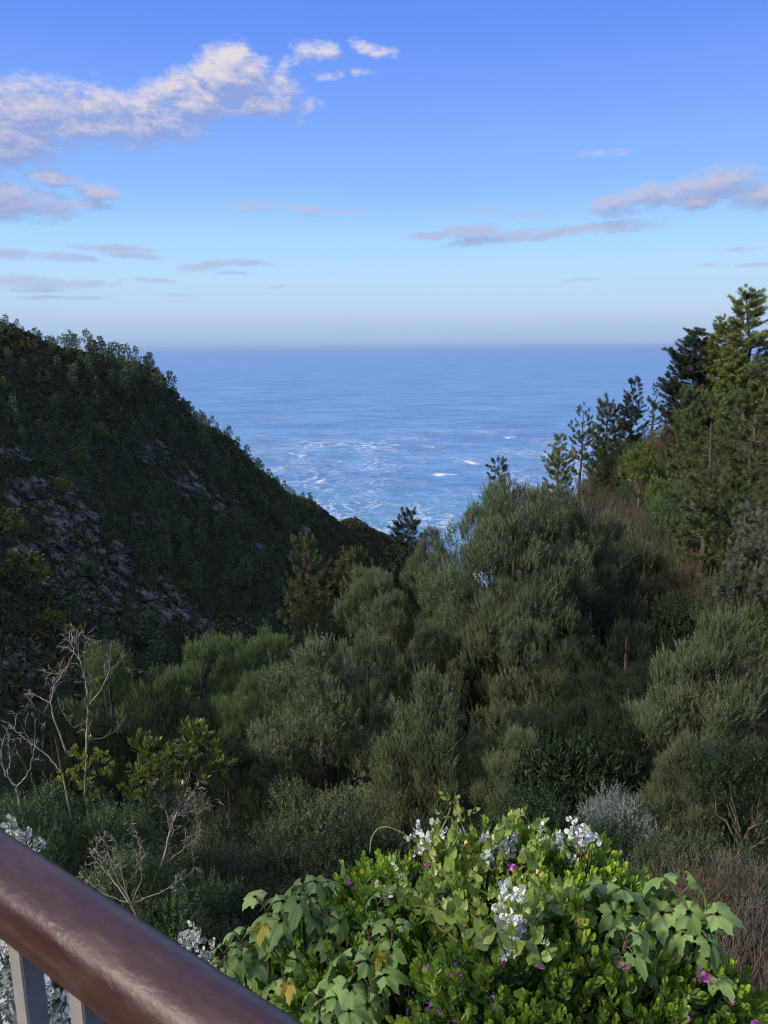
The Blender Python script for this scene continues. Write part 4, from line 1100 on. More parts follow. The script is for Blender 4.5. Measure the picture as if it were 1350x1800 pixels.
# ------------------------------------------------------------------ deck and railing
n_ = np.array([0.57341587, 0.81926445, 0]); d_ = np.array([-0.81926445, 0.57341587, 0])
def rail_mat():
    m, G, out = new_mat('varnished_red_brown_wood')
    tcn = G.n('ShaderNodeTexCoord'); o = tcn.outputs['Object']
    g = G.noise(G.vm('MULTIPLY', o, (1.2, 26, 26)), 3.0, 7, .65, dist=.4)
    wear = G.noise(G.vm('MULTIPLY', o, (2.0, 7, 7)), 4.0, 5, .6)
    fine = G.noise(G.vm('MULTIPLY', o, (1, 3, 3)), 130, 3, .6)
    col = G.ramp(g, [(.3, (.024, .008, .007, 1)), (.55, (.038, .014, .012, 1)), (.75, (.056, .025, .021, 1))])
    col = G.mix(G.mr(wear, .5, .68, 0, .5), col, (.085, .052, .045, 1))
    scr = G.noise(G.vm('MULTIPLY', o, (4, 40, 40)), 3.2, 6, .75)
    col = G.mix(G.mr(scr, .60, .68, 0, .6), col, (.020, .006, .005, 1))
    p = G.n('ShaderNodeBsdfPrincipled'); G.put(p.inputs['Base Color'], col)
    G.put(p.inputs['Roughness'], G.mr(wear, .3, .7, .34, .56))
    p.inputs['Specular IOR Level'].default_value = .5
    p.inputs['Coat Weight'].default_value = .22; p.inputs['Coat Roughness'].default_value = .28
    bp = G.n('ShaderNodeBump'); bp.inputs['Strength'].default_value = .35; bp.inputs['Distance'].default_value = .0015
    dent = G.noise(G.vm('MULTIPLY', o, (.7, 1.3, 1.3)), 34, 4, .55)
    G.put(bp.inputs['Height'], G.m('ADD', G.m('MULTIPLY', g, .5), G.m('ADD', G.m('MULTIPLY', fine, .12), G.m('MULTIPLY', dent, 6.0)))); G.put(p.inputs['Normal'], bp.outputs[0])
    m.node_tree.links.new(p.outputs[0], out.inputs[0]); return m
def steel_mat():
    m, G, out = new_mat('grey_painted_steel')
    tcn = G.n('ShaderNodeTexCoord'); a = G.noise(tcn.outputs['Object'], 30, 5, .6)
    p = G.n('ShaderNodeBsdfPrincipled'); G.put(p.inputs['Base Color'], G.ramp(a, [(.3, (.20, .205, .20, 1)), (.7, (.28, .285, .28, 1))]))
    p.inputs['Roughness'].default_value = .45; p.inputs['Metallic'].default_value = .0
    m.node_tree.links.new(p.outputs[0], out.inputs[0]); return m
M_rail, M_steel = rail_mat(), steel_mat()
# object frame: x along the rail, y away from the viewer, z up
RM = Matrix(((d_[0], n_[0], 0), (d_[1], n_[1], 0), (0, 0, 1))).to_4x4()
RP = np.array([*(n_ * .372)[:2], 0])
prof = [(-.0345, -.604), (-.0368, -.600), (-.0375, -.592), (-.0378, -.574), (-.0355, -.5655), (-.0352, -.5635)]
for a in np.linspace(168, 12, 17):
    prof.append((.0352 * math.cos(R_(a)), -.5655 + .0235 * math.sin(R_(a)) ** .95))
prof += [(.0355, -.5655), (.0378, -.574), (.0375, -.592), (.0368, -.600), (.0345, -.604)]
xs_ = np.linspace(-1.9, 1.9, 160)
PV = np.array([[x, y, z] for x in xs_ for (y, z) in prof]); kp = len(prof)
wob = (fbm(PV[:, 0] * 9 + 5, PV[:, 1] * 60 + 9, 3, 77) - .5) * .0016
PV[:, 2] += wob
ii, jj = np.meshgrid(np.arange(len(xs_) - 1), np.arange(kp), indexing='ij')
a = (ii * kp + jj).ravel(); b = (ii * kp + (jj + 1) % kp).ravel()
PF = np.stack([a, b, b + kp, a + kp], 1)
rl = thing('balcony_railing', 'reddish brown varnished wooden handrail on grey steel balusters, in the near corner', 'railing')
rl.matrix_world = RM; rl.location = (RP[0], RP[1], 0)
link('handrail', mesh_from('handrail', PV, PF, M_rail, smooth=True), rl)
def box_mesh(name, lo, hi, mat, bev=.0015):
    import bmesh
    bm = bmesh.new(); bmesh.ops.create_cube(bm, size=1)
    for v in bm.verts: v.co = Vector([lo[i] + (v.co[i] + .5) * (hi[i] - lo[i]) for i in range(3)])
    bmesh.ops.bevel(bm, geom=bm.edges[:], offset=bev, segments=2, affect='EDGES')
    me = bpy.data.meshes.new(name); bm.to_mesh(me); bm.free(); me.materials.append(mat); return me
def on_rail(u, v, off):
    d = ray(u, v); t = (.372 + off) / (d @ n_); return float(d * t @ d_)
b1, b2 = on_rail(50, 1720, 0), on_rail(165, 1790, 0)
print('baluster spacing', b1 - b2)
bal = box_mesh('baluster', (-.0125, -.0125, -1.50), (.0125, .0125, -.606), M_steel)
k = 0
while b1 + .113 * k < 1.8: 
    o = link('baluster', bal, rl, (b1 + .113 * k, 0, 0)); k += 1
k = 1
while b1 - .113 * k > -1.8:
    o = link('baluster', bal, rl, (b1 - .113 * k, 0, 0)); k += 1
link('bottom_rail', box_mesh('bottom_rail', (-1.9, -.02, -1.53), (1.9, .02, -1.502), M_steel), rl)
for x in (-1.6, 1.6): link('post', box_mesh('post', (x - .02, -.018, -1.62), (x + .02, .018, -1.532), M_steel), rl)
dk = link('deck', box_mesh('deck', (-2.6, -3.0, -1.78), (2.6, .09, -1.62), bark_mat('deck_boards', (.09, .05, .035), (.2, .12, .08), 6)))
dk.matrix_world = RM; dk.location = (RP[0], RP[1], 0); tag(dk, kind='structure')

# ------------------------------------------------------------------ flowering bush beyond the railing
rf = np.random.default_rng(77)
FS = 0.70
MOUND = [(700, 1655, 2.62, .27), (790, 1600, 2.78, .30), (900, 1590, 2.82, .32), (1010, 1600, 2.72, .30), (1090, 1650, 2.6, .20), (590, 1680, 2.72, .20), (1000, 1750, 2.3, .32), (800, 1750, 2.4, .32), (1180, 1830, 2.3, .30),
         (640, 1780, 2.4, .27), (1290, 1880, 2.35, .25), (500, 1760, 2.7, .20), (900, 1850, 2.1, .35), (1060, 1880, 2.1, .3), (700, 1900, 2.2, .3)]
MOUND = [(u, v + 48 if v < 1620 else v + 20, Y, r * random.uniform(.9, 1.08)) for u, v, Y, r in MOUND]
MC = np.array([at(u, v, Y * FS) for u, v, Y, r in MOUND]); MR = np.array([r for *_, r in MOUND]) * FS * 1.12
def on_mound(u, v, lift=0.0):
    """first point of the bush surface met by a sight line, and its outward normal"""
    d = ray(u, v); d = d / np.linalg.norm(d); best = None
    for c, r in zip(MC, MR + lift):
        b = d @ c; disc = b * b - (c @ c - r * r)
        if disc > 0:
            t = b - math.sqrt(disc)
            if best is None or t < best[0]: best = (t, c)
    if best is None: return None
    p = d * best[0]; return p, norm(p - best[1])
def mound_pts(n, rng, lift=0.0, minz=-.35):
    """random points spread over the bush surface"""
    P_, N_ = [], []
    k = rng.integers(0, len(MC), n * 3)
    u = norm(rng.normal(size=(n * 3, 3)))
    p = MC[k] + u * (MR[k] + lift)[:, None]
    ins = np.zeros(len(p), bool)
    for c, r in zip(MC, MR + lift): ins |= ((p - c) ** 2).sum(1) < (r * .97) ** 2
    ok = ~ins & (u[:, 2] > minz)
    return p[ok][:n], u[ok][:n]
def px_of(p):
    q = p @ CAMR; return 675 + FPX * q[:, 0] / -q[:, 2], 900 - FPX * q[:, 1] / -q[:, 2]

def near_leaf(name, dark, mid, light, tip=None, **k):
    return leaf_mat(name, dark, mid, light, tip, **{**dict(rough=.38, trans=.28, spec=.5), **k})
M_poly = near_leaf('milkwort_leaves', (.019, .064, .026), (.040, .122, .040), (.088, .205, .060), tip=(.36, .52, .06), tipamt=.95, yellow=(.45, .28, .03))
M_heart = near_leaf('vine_leaves', (.085, .15, .026), (.16, .25, .045), (.25, .34, .07), tip=(.30, .38, .11), tipamt=.6, yellow=(.42, .30, .06))
M_broad = near_leaf('broad_pale_leaves', (.105, .19, .060), (.165, .275, .085), (.245, .365, .14), tip=(.31, .43, .2), tipamt=.5, rough=.6, trans=.3, spec=.3, vein=True)
M_broadY = near_leaf('yellowing_leaf', (.28, .29, .05), (.34, .32, .055), (.40, .31, .05), rough=.6, trans=.35, spec=.3, vein=True)
M_white = near_leaf('silver_white_leaves', (.36, .42, .41), (.54, .59, .60), (.76, .80, .82), rough=.7, trans=.15, spec=.2)
M_purple = near_leaf('purple_petals', (.32, .04, .42), (.50, .08, .60), (.66, .18, .74), rough=.5, trans=.35, spec=.3)
M_fstem = bark_mat('bush_stems', (.07, .05, .035), (.17, .12, .08), 30, .002)
M_tendril = bark_mat('vine_tendrils', (.17, .15, .07), (.36, .30, .16), 30, .002)

PL = leaf_curved(.034, .0165, .22, .18, (.12, .42, .80, 1.0, .92), .12)
POLY = [sprig(rf, PL, 17, .085, (48, 82), (.7, 1.1), stem=.0016, taper=.42, start=.02) for _ in range(5)]
def heart(l, w):
    V, F, L = leaf_curved(l, w, .16, .22, (.72, 1.0, .86, .58, .26), .015, 6)
    V[[0, 2], 2] -= .10 * l; V[0, 0], V[2, 0] = -w * .26, w * .26
    return V, F, L
HEART = [sprig(rf, heart(.052, .044), 5, .10, (60, 105), (.65, 1.15), stem=.0014, taper=.35) for _ in range(4)]
WHITE = [sprig(rf, leaf_curved(.034, .034, .10, .10, (.55, .9, 1.0, .95, .7), .15, 5), 9, .09, (45, 95), (.55, 1.1), stem=.0014, taper=.45) for _ in range(3)]

# milkwort: shoots all over its part of the bush
P0, N0 = mound_pts(4200, rf)
pu, pv = px_of(P0)
reg_left = ((pu < 640) & (pv > 1600)) | ((pu < 740) & (pv > 1690) & (pv < 1800))
reg_vine = ((pu > 700) & (pu < 905) & (pv > 1470) & (pv < 1680)) | ((pu > 700) & (pu < 800) & (pv > 1560) & (pv < 1660))
reg_right = (pu > 1030) & (pu < 1270) & (pv > 1560) & (pv < 1690)
keep = rf.random(len(P0)) < np.where(reg_left, .22, np.where(reg_vine, .35, np.where(reg_right, .3, 1.0)))
P0, N0, pu = P0[keep], N0[keep], pu[keep]
third = np.where(pu < 790, 0, np.where((pu > 1010) & (P0[:, 1] < 2.1 * FS * 1.2), 2, 1))
def flower(rng):
    B = Batch()
    for a, l, w in ((-.75, .014, .012), (.75, .014, .012)):
        V, F, L = leaf_curved(l, w, .3, .25, (.4, .9, 1, .9, .5), .1, 3)
        Rm = np.array((Matrix.Rotation(a, 3, 'Y')).to_3x3()); L[:, 0] = rng.random(); B.add(V @ Rm.T, F, L)
    V, F, L = leaf_curved(.013, .008, .5, -.3, (.5, 1, 1, .8, .5), .2, 3); L[:, 0] = .95; B.add(V, F, L)
    return np.concatenate(B.V), np.concatenate(B.F), np.concatenate(B.L)
FLW = [flower(rf) for _ in range(3)]
FPOS = [[(613, 1502), (620, 1552), (745, 1504), (738, 1536), (568, 1583), (607, 1510), (592, 1530), (755, 1520)],
        [(905, 1524), (897, 1532), (778, 1726), (795, 1700), (776, 1775), (803, 1790), (885, 1700), (948, 1708), (1090, 1693), (868, 1760), (760, 1700)],
        [(1278, 1768), (1280, 1758), (1212, 1790), (1240, 1724), (1325, 1785), (1232, 1712), (1092, 1690)]]
LABF = ['leafy milkwort bush with small purple flowers, left part of the flowering mound', 'dense bright green milkwort in the middle and front of the mound', 'milkwort shoots with purple flowers at the right front corner of the mound']
for q in range(3):
    m_ = third == q
    if not m_.any(): continue
    base = P0[m_].mean(0).copy(); base[1] += .25; base[2] = h1(base[0], base[1])
    t = thing('milkwort_bush', LABF[q], 'bush', tuple(base), 0, 1.0, 'plants of the flowering mound')
    B = Batch()
    for dd, sc2, pr in ((0, 1.0, 1.0), (-.05, 1.05, .9), (-.11, 1.1, .7)):
        mm = rf.random(m_.sum()) < pr
        p = P0[m_][mm] + N0[m_][mm] * dd + rf.normal(size=(mm.sum(), 3)) * .014
        D = norm(N0[m_][mm] * .55 + [0, -.05, .7] + rf.normal(size=(mm.sum(), 3)) * .28)
        w = rf.integers(0, 5, len(p))
        for k in range(5):
            z = w == k
            B.scatter(POLY[k], p[z] - D[z] * .045, frames(D[z], rf), rf.uniform(.7, 1.12, z.sum()) * sc2, .5, rf, rf.uniform(0, 1, z.sum()) ** 2.2 * (1.15 if dd == 0 else .2) - .12)
    for v_ in B.V: v_ -= base.astype(np.float32)
    link('foliage', B.mesh('milkwort_foliage', M_poly, True), t)
    T = Batch()
    sel_ = np.where(m_)[0][::4]
    for k in sel_:
        e = P0[k] - base - N0[k] * .02
        tube(T, bend((rf.normal() * .08, rf.normal() * .08, -.1), e, .12, 6, .015, rf, (e[0], e[1], -.3)), np.linspace(.007, .0018, 6), 4, 0, rf, .3)
    link('stems', T.mesh('milkwort_stems', M_fstem, True), t)
    for (u, v) in FPOS[q]:
        hp = on_mound(u, v, .062)
        if hp is None: continue
        p, nn = hp
        FB = Batch(); c_ = 1 + int(rf.integers(0, 3))
        off = rf.normal(size=(c_, 3)) * .008
        D = norm(np.tile(nn * .4 + [0, -.6, .4], (c_, 1)) + rf.normal(size=(c_, 3)) * .5)
        FB.scatter(FLW[int(rf.integers(0, 3))], off, frames(D, rf), rf.uniform(.6, .95, c_), .5, rf)
        link('flower', FB.mesh('milkwort_flower', M_purple, True), t, tuple(p - base))

# climbing vine with heart-shaped leaves
base = MC[2].copy(); base[2] = h1(base[0], base[1])
t = thing('climbing_vine', 'yellow green heart-leaved vine sprawling over the top of the mound', 'vine', tuple(base), 0, 1.0, 'plants of the flowering mound')
B = Batch(); T = Batch(); P_, D_ = [], []
def walk(u0, v0, u1, v1, n, amp):
    k = np.linspace(0, 1, n); return u0 + (u1 - u0) * k + np.cumsum(rf.normal(size=n)) * amp * .5, v0 + (v1 - v0) * k + np.cumsum(rf.normal(size=n)) * amp * .5
for (a_, b_, c_, e_) in [(900, 1690, 860, 1480), (860, 1680, 800, 1490), (820, 1660, 740, 1520), (930, 1700, 920, 1490), (780, 1640, 690, 1560), (870, 1600, 960, 1470), (800, 1560, 760, 1475), (850, 1560, 900, 1462), (760, 1600, 830, 1500), (900, 1640, 990, 1600)]:
    U_, V_ = walk(a_, b_, c_, e_, 14, 7); pts = []
    for u, v in zip(U_, V_):
        hp = on_mound(u, v, .03)
        if hp is None: continue
        pts.append(hp[0] + hp[1] * rf.uniform(0, .025)); P_.append(pts[-1]); D_.append(norm(hp[1] * .7 + [0, -.15, .5] + rf.normal(size=3) * .35))
    if len(pts) > 3: tube(T, np.array(pts) - base, np.linspace(.003, .0015, len(pts)), 4, 0, rf, .4)
P_ = np.array(P_); D_ = np.array(D_)
w = rf.integers(0, 4, len(P_))
for k in range(4):
    z = w == k
    B.scatter(HEART[k], (P_ - base)[z], frames(D_[z], rf), rf.uniform(.5, .85, z.sum()), .5, rf, rf.random(z.sum()))
link('foliage', B.mesh('vine_foliage', M_heart, True), t)
tube(T, bend((0, 0, -.1), P_[3] - base, .1, 8, .03, rf, (1, 0, 0)), np.linspace(.008, .003, 8), 5, 0, rf, .4)
link('stems', T.mesh('vine_stems', M_tendril, True), t)
for pts_ in [[(650, 1500, 0), (652, 1470, .03), (668, 1452, .05), (690, 1455, .06), (715, 1468, .05), (735, 1482, .02)], [(905, 1465, .02), (890, 1440, .05), (905, 1428, .06), (922, 1432, .05), (932, 1450, .03)], [(703, 1595, .02), (704, 1575, .05), (715, 1565, .06), (735, 1560, .04)],
             [(805, 1655, .02), (786, 1640, .04), (790, 1620, .06), (820, 1617, .04)], [(820, 1470, 0), (808, 1440, .05), (800, 1415, .08)], [(770, 1470, 0), (785, 1440, .04), (792, 1420, .05)], [(850, 1520, .02), (880, 1545, .04), (915, 1558, .04)], [(1010, 1612, .02), (1030, 1625, .04), (1045, 1632, .02)]]:
    q = []; last = None
    for (u, v, l) in pts_:
        hp = on_mound(u, v, .03)
        if hp is not None: last = np.linalg.norm(hp[0]) - l * .4
        dd = ray(u, v); dd = dd / np.linalg.norm(dd)
        q.append(dd * (last or 1.95 * FS * 1.75))
    q = np.array(q); kk = np.linspace(0, len(q) - 1, 18)
    qs = np.stack([np.interp(kk, np.arange(len(q)), q[:, c]) for c in range(3)], 1)
    for _ in range(2): qs[1:-1] = (qs[:-2] + qs[1:-1] * 2 + qs[2:]) / 4
    T = Batch(); tube(T, qs - base, np.linspace(.0021, .0010, 18), 5, 0, rf, .7)
    link('tendril', T.mesh('tendril', M_tendril, True), t)
B = Batch()
for (u, v) in [(800, 1420), (815, 1436), (792, 1412), (790, 1440), (812, 1445)]:
    dd = ray(u, v); p = dd / np.linalg.norm(dd) * 2.35
    B.scatter(HEART[1], (p - base)[None], frames(norm(rf.normal(size=(1, 3)) + [0, 0, .6]), rf), .42, .5, rf, .8)
link('foliage', B.mesh('vine_tip_leaves', M_heart, True), t)

# silver plants
def silver(label, spots, scale=.9, group='silver-leaved plants', far=None, n=5):
    P_, D_ = [], []
    for (u, v) in spots:
        if far is None:
            hp = on_mound(u, v, .075)
            if hp is None:
                dd = ray(u, v); p = dd / np.linalg.norm(dd) * 2.36; nn = np.array([0, -.5, .8])
            else: p, nn = hp
        else: p, nn = at(u, v, far), np.array([0, -.4, .9])
        for _ in range(n + 2):
            P_.append(p + rf.normal(size=3) * .018 * (1 if far is None else far / 2)); D_.append(norm(nn * .6 + [0, -.1, .7] + rf.normal(size=3) * .45))
    P_, D_ = np.array(P_), np.array(D_)
    base = P_.mean(0).copy(); base[1] += .06; base[2] = max(h1(base[0], base[1]), base[2] - 1.2)
    t = thing('silver_leaved_plant', label, 'plant', tuple(base), 0, 1.0, group)
    B = Batch(); w = rf.integers(0, 3, len(P_))
    for k in range(3):
        z = w == k
        B.scatter(WHITE[k], (P_ - base)[z] - D_[z] * .05, frames(D_[z], rf), rf.uniform(.5, .9, z.sum()) * scale, .5, rf)
    link('foliage', B.mesh('silver_foliage', M_white, True), t)
    T = Batch()
    for k in range(0, len(P_), 2):
        e = P_[k] - base
        tube(T, bend((rf.normal() * .02, rf.normal() * .02, -.1), e, .05, 6, .01, rf, (0, 1, 0)), np.linspace(.004, .0015, 6), 4, 0, rf, .5)
    link('stems', T.mesh('silver_stems', M_fstem, True), t)
silver('white-leaved sprays on the skyline of the mound, left of its highest point', [(745, 1456), (765, 1462), (785, 1474), (760, 1482), (778, 1490), (740, 1475), (795, 1468)], .7, n=3)
silver('column of white leaves hanging just right of the middle of the mound top', [(868, 1458), (874, 1475), (880, 1492), (884, 1508), (862, 1515), (895, 1466), (872, 1500)], .75, n=3)
silver('white round leaves standing highest at the top right of the mound', [(1030, 1452), (1022, 1464), (1012, 1470), (998, 1466), (975, 1476), (1000, 1480), (966, 1470)], .7, n=3)
silver('silvery round-leaved sprig in the centre of the mound, above the purple-flowered front', [(898, 1578), (910, 1592), (925, 1598), (900, 1610), (890, 1590), (915, 1618), (930, 1615), (905, 1635), (898, 1650)], .95, n=2)
silver('lone small white sprig left of the centre of the mound', [(682, 1540), (690, 1555), (703, 1568)], .6, n=2)
silver('white flowering sprigs showing just above the handrail', [(325, 1642), (345, 1646), (362, 1656), (335, 1655)], .8, far=2.3, n=2)
silver('white-leaved plant under the handrail, left of and between the balusters', [(5, 1665), (15, 1690), (8, 1720), (20, 1750), (5, 1780), (90, 1760), (110, 1770), (130, 1765), (100, 1785), (75, 1710), (85, 1735), (30, 1790), (10, 1740)], .75, far=1.45, n=3)
silver('pale silver plant behind the handrail at the left edge', [(5, 1452), (20, 1460), (35, 1468), (50, 1474), (60, 1478), (12, 1468)], .9, far=2.6, n=3)

# broad-leaved plants with lobed, drooping leaves
def lobed_leaf(rng, size=.13, droop=.6):
    """palmate leaf: three to five pointed, toothed lobes with veins"""
    n = 44; th = np.linspace(-PI * .93, PI * .93, n)
    lob = [(0, 1.0, .42), (.95, .78, .36), (-.95, .78, .36), (1.95, .55, .38), (-1.95, .55, .38)]
    r = np.full(n, .36)
    for c, a, w_ in lob:
        a = a * rng.uniform(.85, 1.1)
        r = np.maximum(r, a * (1 - np.abs(th - c) / (w_ * 1.9)) ** .85 * (np.abs(th - c) < w_ * 1.9) if False else np.where(np.abs(th - c) < w_ * 1.7, .36 + (a - .36) * (1 - np.abs(th - c) / (w_ * 1.7)), .36))
    r = r * (1 + .05 * np.where(np.arange(n) % 2, 1, -1))
    rings = np.array([.0, .3, .55, .78, 1.0])
    V, L = [], []
    hue = rng.random()
    for f in rings:
        for a, q in zip(th, r):
            x, z = math.sin(a) * q * f, math.cos(a) * q * f + .0
            ang = min(abs(a - c) for c, *_ in lob)
            dv = ang * f * q * 1.3
            rr = math.hypot(x, z)
            y = .10 * math.sin(ang * 4) * f - droop * max(0, rr) ** 1.8 * .55 + .05 * math.sin(a * 3 + hue * 9) * f
            V.append([x * size, y * size, (z + .12) * size]); L.append([hue, 0, min(1, dv * 2.2 + (0.02 if f else 0)), .3 * f])
    F = []
    for i in range(len(rings) - 1):
        for j in range(n - 1):
            a = i * n + j
            F += [[a, a + 1, a + n + 1], [a, a + n + 1, a + n]]
    return np.array(V), np.array(F), np.array(L)
LOB = [lobed_leaf(rf, .13, rf.uniform(.7, 1.7)) for _ in range(7)]
def broad(label, heads, yellow=(), far=1.0):
    H_ = []
    for (u, v, s, nlv) in heads:
        hp = on_mound(u, v, .05)
        if hp is None:
            dd = ray(u, v); p = dd / np.linalg.norm(dd) * 2.30 * far
        else: p = hp[0]
        H_.append((p, s * .74, nlv + 2))
    base = np.mean([h[0] for h in H_], 0); base[1] += .1; base[2] = max(h1(base[0], base[1]), base[2] - 1.4)
    t = thing('broad_leaved_plant', label, 'plant', tuple(base), 0, 1.0, 'broad-leaved plants of the flowering mound')
    B, T = Batch(), Batch()
    for (p, s, nlv) in H_:
        p = p - base
        tube(T, bend((rf.normal() * .05, .02, -.1), p - [0, 0, .01], .08, 9, .012, rf, (p[0], .5, 0)), np.linspace(.008, .0035, 9), 6, 0, rf, .2)
        for i in range(nlv):
            ph = i * 2.399 + rf.uniform(-.3, .3); el_ = rf.uniform(-.05, .65) if i > 1 else rf.uniform(.5, .9)
            out = np.array([math.cos(ph), math.sin(ph), 0])
            a0 = p - np.array([0, 0, .012 * i]); a1 = a0 + (out * .8 + [0, 0, el_]) * s * rf.uniform(.045, .075)
            tube(T, bend(a0, a1, .008, 4, 0, rf), [.0022, .002, .0018, .0016], 4, 0, rf, .9)
            D = norm(out + [0, 0, rf.uniform(-1.2, .1)])
            Xa = norm(np.cross([0, 0, 1.0], D)) ; Ya = np.cross(D, Xa)
            Rm = np.stack([Xa, Ya, D], -1)
            tw = rf.uniform(-.35, .35); Rm = Rm @ np.array(Matrix.Rotation(tw, 3, 'Z'))
            B.scatter(LOB[rf.integers(0, 7)], a1[None], Rm[None], s * rf.uniform(.6, 1.05) * (1 - .02 * i), .5, rf)
    link('foliage', B.mesh('broad_foliage', M_broad, True), t)
    link('stems', T.mesh('broad_stems', M_fstem, True), t)
    for (u, v, s) in yellow:
        hp = on_mound(u, v, .06)
        if hp is None:
            dd = ray(u, v); p = dd / np.linalg.norm(dd) * 2.22 * far
        else: p = hp[0]
        YB = Batch(); D = norm(np.array([rf.normal() * .3, -.25, -1.0])); Xa = norm(np.cross([0, 1.0, .2], D)); Rm = np.stack([Xa, np.cross(D, Xa), D], -1)
        YB.scatter(LOB[2], np.zeros((1, 3)), Rm[None], s * .55, .5, rf)
        tag(link('leaf', YB.mesh('yellow_leaf', M_broadY, True), t, tuple(p - base)), 'yellowed hanging leaf')
broad('pale lobed leaves with yellowing ones at the far left tip of the mound', [(425, 1655, .75, 7), (470, 1600, .8, 7), (395, 1675, .6, 5), (450, 1700, .7, 6)], [(462, 1625, .55), (420, 1690, .5)])
broad('broad pale leaves on dark stems at the upper left of the mound', [(530, 1565, .85, 7), (560, 1560, .7, 5), (500, 1590, .7, 6), (575, 1630, .85, 7)])
broad('clump of pale maple-like leaves low on the left, above the end of the handrail', [(500, 1700, .9, 8), (620, 1700, .95, 9), (650, 1730, .9, 8), (560, 1770, .8, 7), (590, 1790, .8, 6)], [(505, 1730, .5), (668, 1672, .5)])
broad('small cluster of pale leaves near the middle of the mound', [(665, 1590, .65, 6), (690, 1635, .65, 7), (650, 1640, .5, 4)])
broad('largest lobed leaves spreading at the right end of the mound', [(1065, 1580, 1.15, 7), (1130, 1590, .95, 7), (1195, 1575, 1.1, 8), (1150, 1630, .95, 7), (1230, 1620, .9, 7), (1100, 1650, .8, 6), (1240, 1690, .8, 5)])

# ------------------------------------------------------------------ bare and half-dead small trees at left
def traced(name, label, cat, limbs, Y, mat, group=None, depth=.5, tw=24, rad=.44, leafs=(), leafm=None, lsize=.72):
    """limbs: list of (list of (u, v), start radius m, end radius m); every limb gets its own depth"""
    rng = np.random.default_rng(int(Y * 100) + len(limbs))
    segs = []; zoff = {}
    for li, (pts, r0, r1) in enumerate(limbs):
        n = len(pts); key = pts[0]
        d0 = zoff.get(key, 0.0); drift = rng.uniform(-depth, depth)
        q = []
        for i, (u, v) in enumerate(pts):
            dy = d0 + drift * i / max(1, n - 1); zoff[(u, v)] = dy
            q.append(at(u, v, Y + dy))
        q = np.array(q); kk = np.linspace(0, n - 1, n * 4)
        qs = np.stack([np.interp(kk, np.arange(n), q[:, c]) for c in range(3)], 1)
        qs[1:-1] = (qs[:-2] + qs[1:-1] * 2 + qs[2:]) / 4
        qs[1:-1] += rng.normal(size=qs[1:-1].shape) * .006 * Y / 10
        segs.append((qs, r0, r1))
    root = segs[0][0][0]
    g = h1(root[0], root[1]); base = np.array([root[0], root[1], g])
    t = thing(name, label, cat, tuple(base), 0, 1.0, group)
    T = Batch()
    tube(T, bend((0, 0, -.3), root - base, .1, 8, .02, rng, (1, .3, 0)), np.linspace(segs[0][1] * 1.2, segs[0][1] * rad, 8), 7, .04, rng, .4)
    tips = []
    for qs, r0, r1 in segs:
        tube(T, qs - base, np.linspace(r0, r1, len(qs)) * rad, 6, .07, rng, .5)
        for k in range(max(1, int(tw * len(qs) / 100))):
            i = rng.integers(len(qs) // 3, len(qs)); d = norm(qs[min(i + 1, len(qs) - 1)] - qs[i - 1])
            d = norm(d + rng.normal(size=3) * .55 + [0, 0, .25]); L = rng.uniform(.08, .32) * Y / 12
            e = qs[i] + d * L
            tube(T, bend(qs[i], e, .02, 5, .008, rng) - base, np.linspace(max(r1, .3 * r0), .0025, 5) * .55, 4, 0, rng, .5)
            for _ in range(2):
                e3 = qs[i] + d * L * rng.uniform(.4, .9); tube(T, [e3 - base, e3 + norm(d + rng.normal(size=3) * .7) * L * .4 - base], [.0035, .002], 3, 0, rng, .5)
            tips.append((e, d))
    link('branches', T.mesh(name + '_branches', mat, True), t)
    if leafs:
        B = Batch()
        for (u, v, s, n) in leafs:
            for _ in range(int(n * 1.7)):
                p = at(u + rng.normal() * 12 * s, v + rng.normal() * 10 * s, Y + rng.uniform(-.3, .3)) - base
                D = norm(np.array([rng.normal() * .5, rng.normal() * .5, 1.0]))
                B.scatter(ROS[rng.integers(0, 3)], p[None], frames(D[None], rng), s * rng.uniform(.8, 1.15) * lsize, .5, rng, rng.random())
        link('foliage', B.mesh(name + '_foliage', leafm, True), t)
    return t
ROS = [sprig(rf, leaf_curved(.16, .045, .2, .15, (.2, .6, .95, 1, .7), .08, 5), 13, .12, (30, 78), (.75, 1.1), stem=.006, taper=.3) for _ in range(3)]
M_ros = near_leaf('rosette_leaves', (.022, .048, .022), (.045, .085, .032), (.09, .14, .045), tip=(.20, .25, .05), tipamt=.7)
M_rosY = near_leaf('bright_rosette_leaves', (.055, .09, .02), (.10, .145, .03), (.17, .21, .05), tip=(.30, .32, .06), tipamt=.7)
GD = 'bare and half-dead small trees at left'
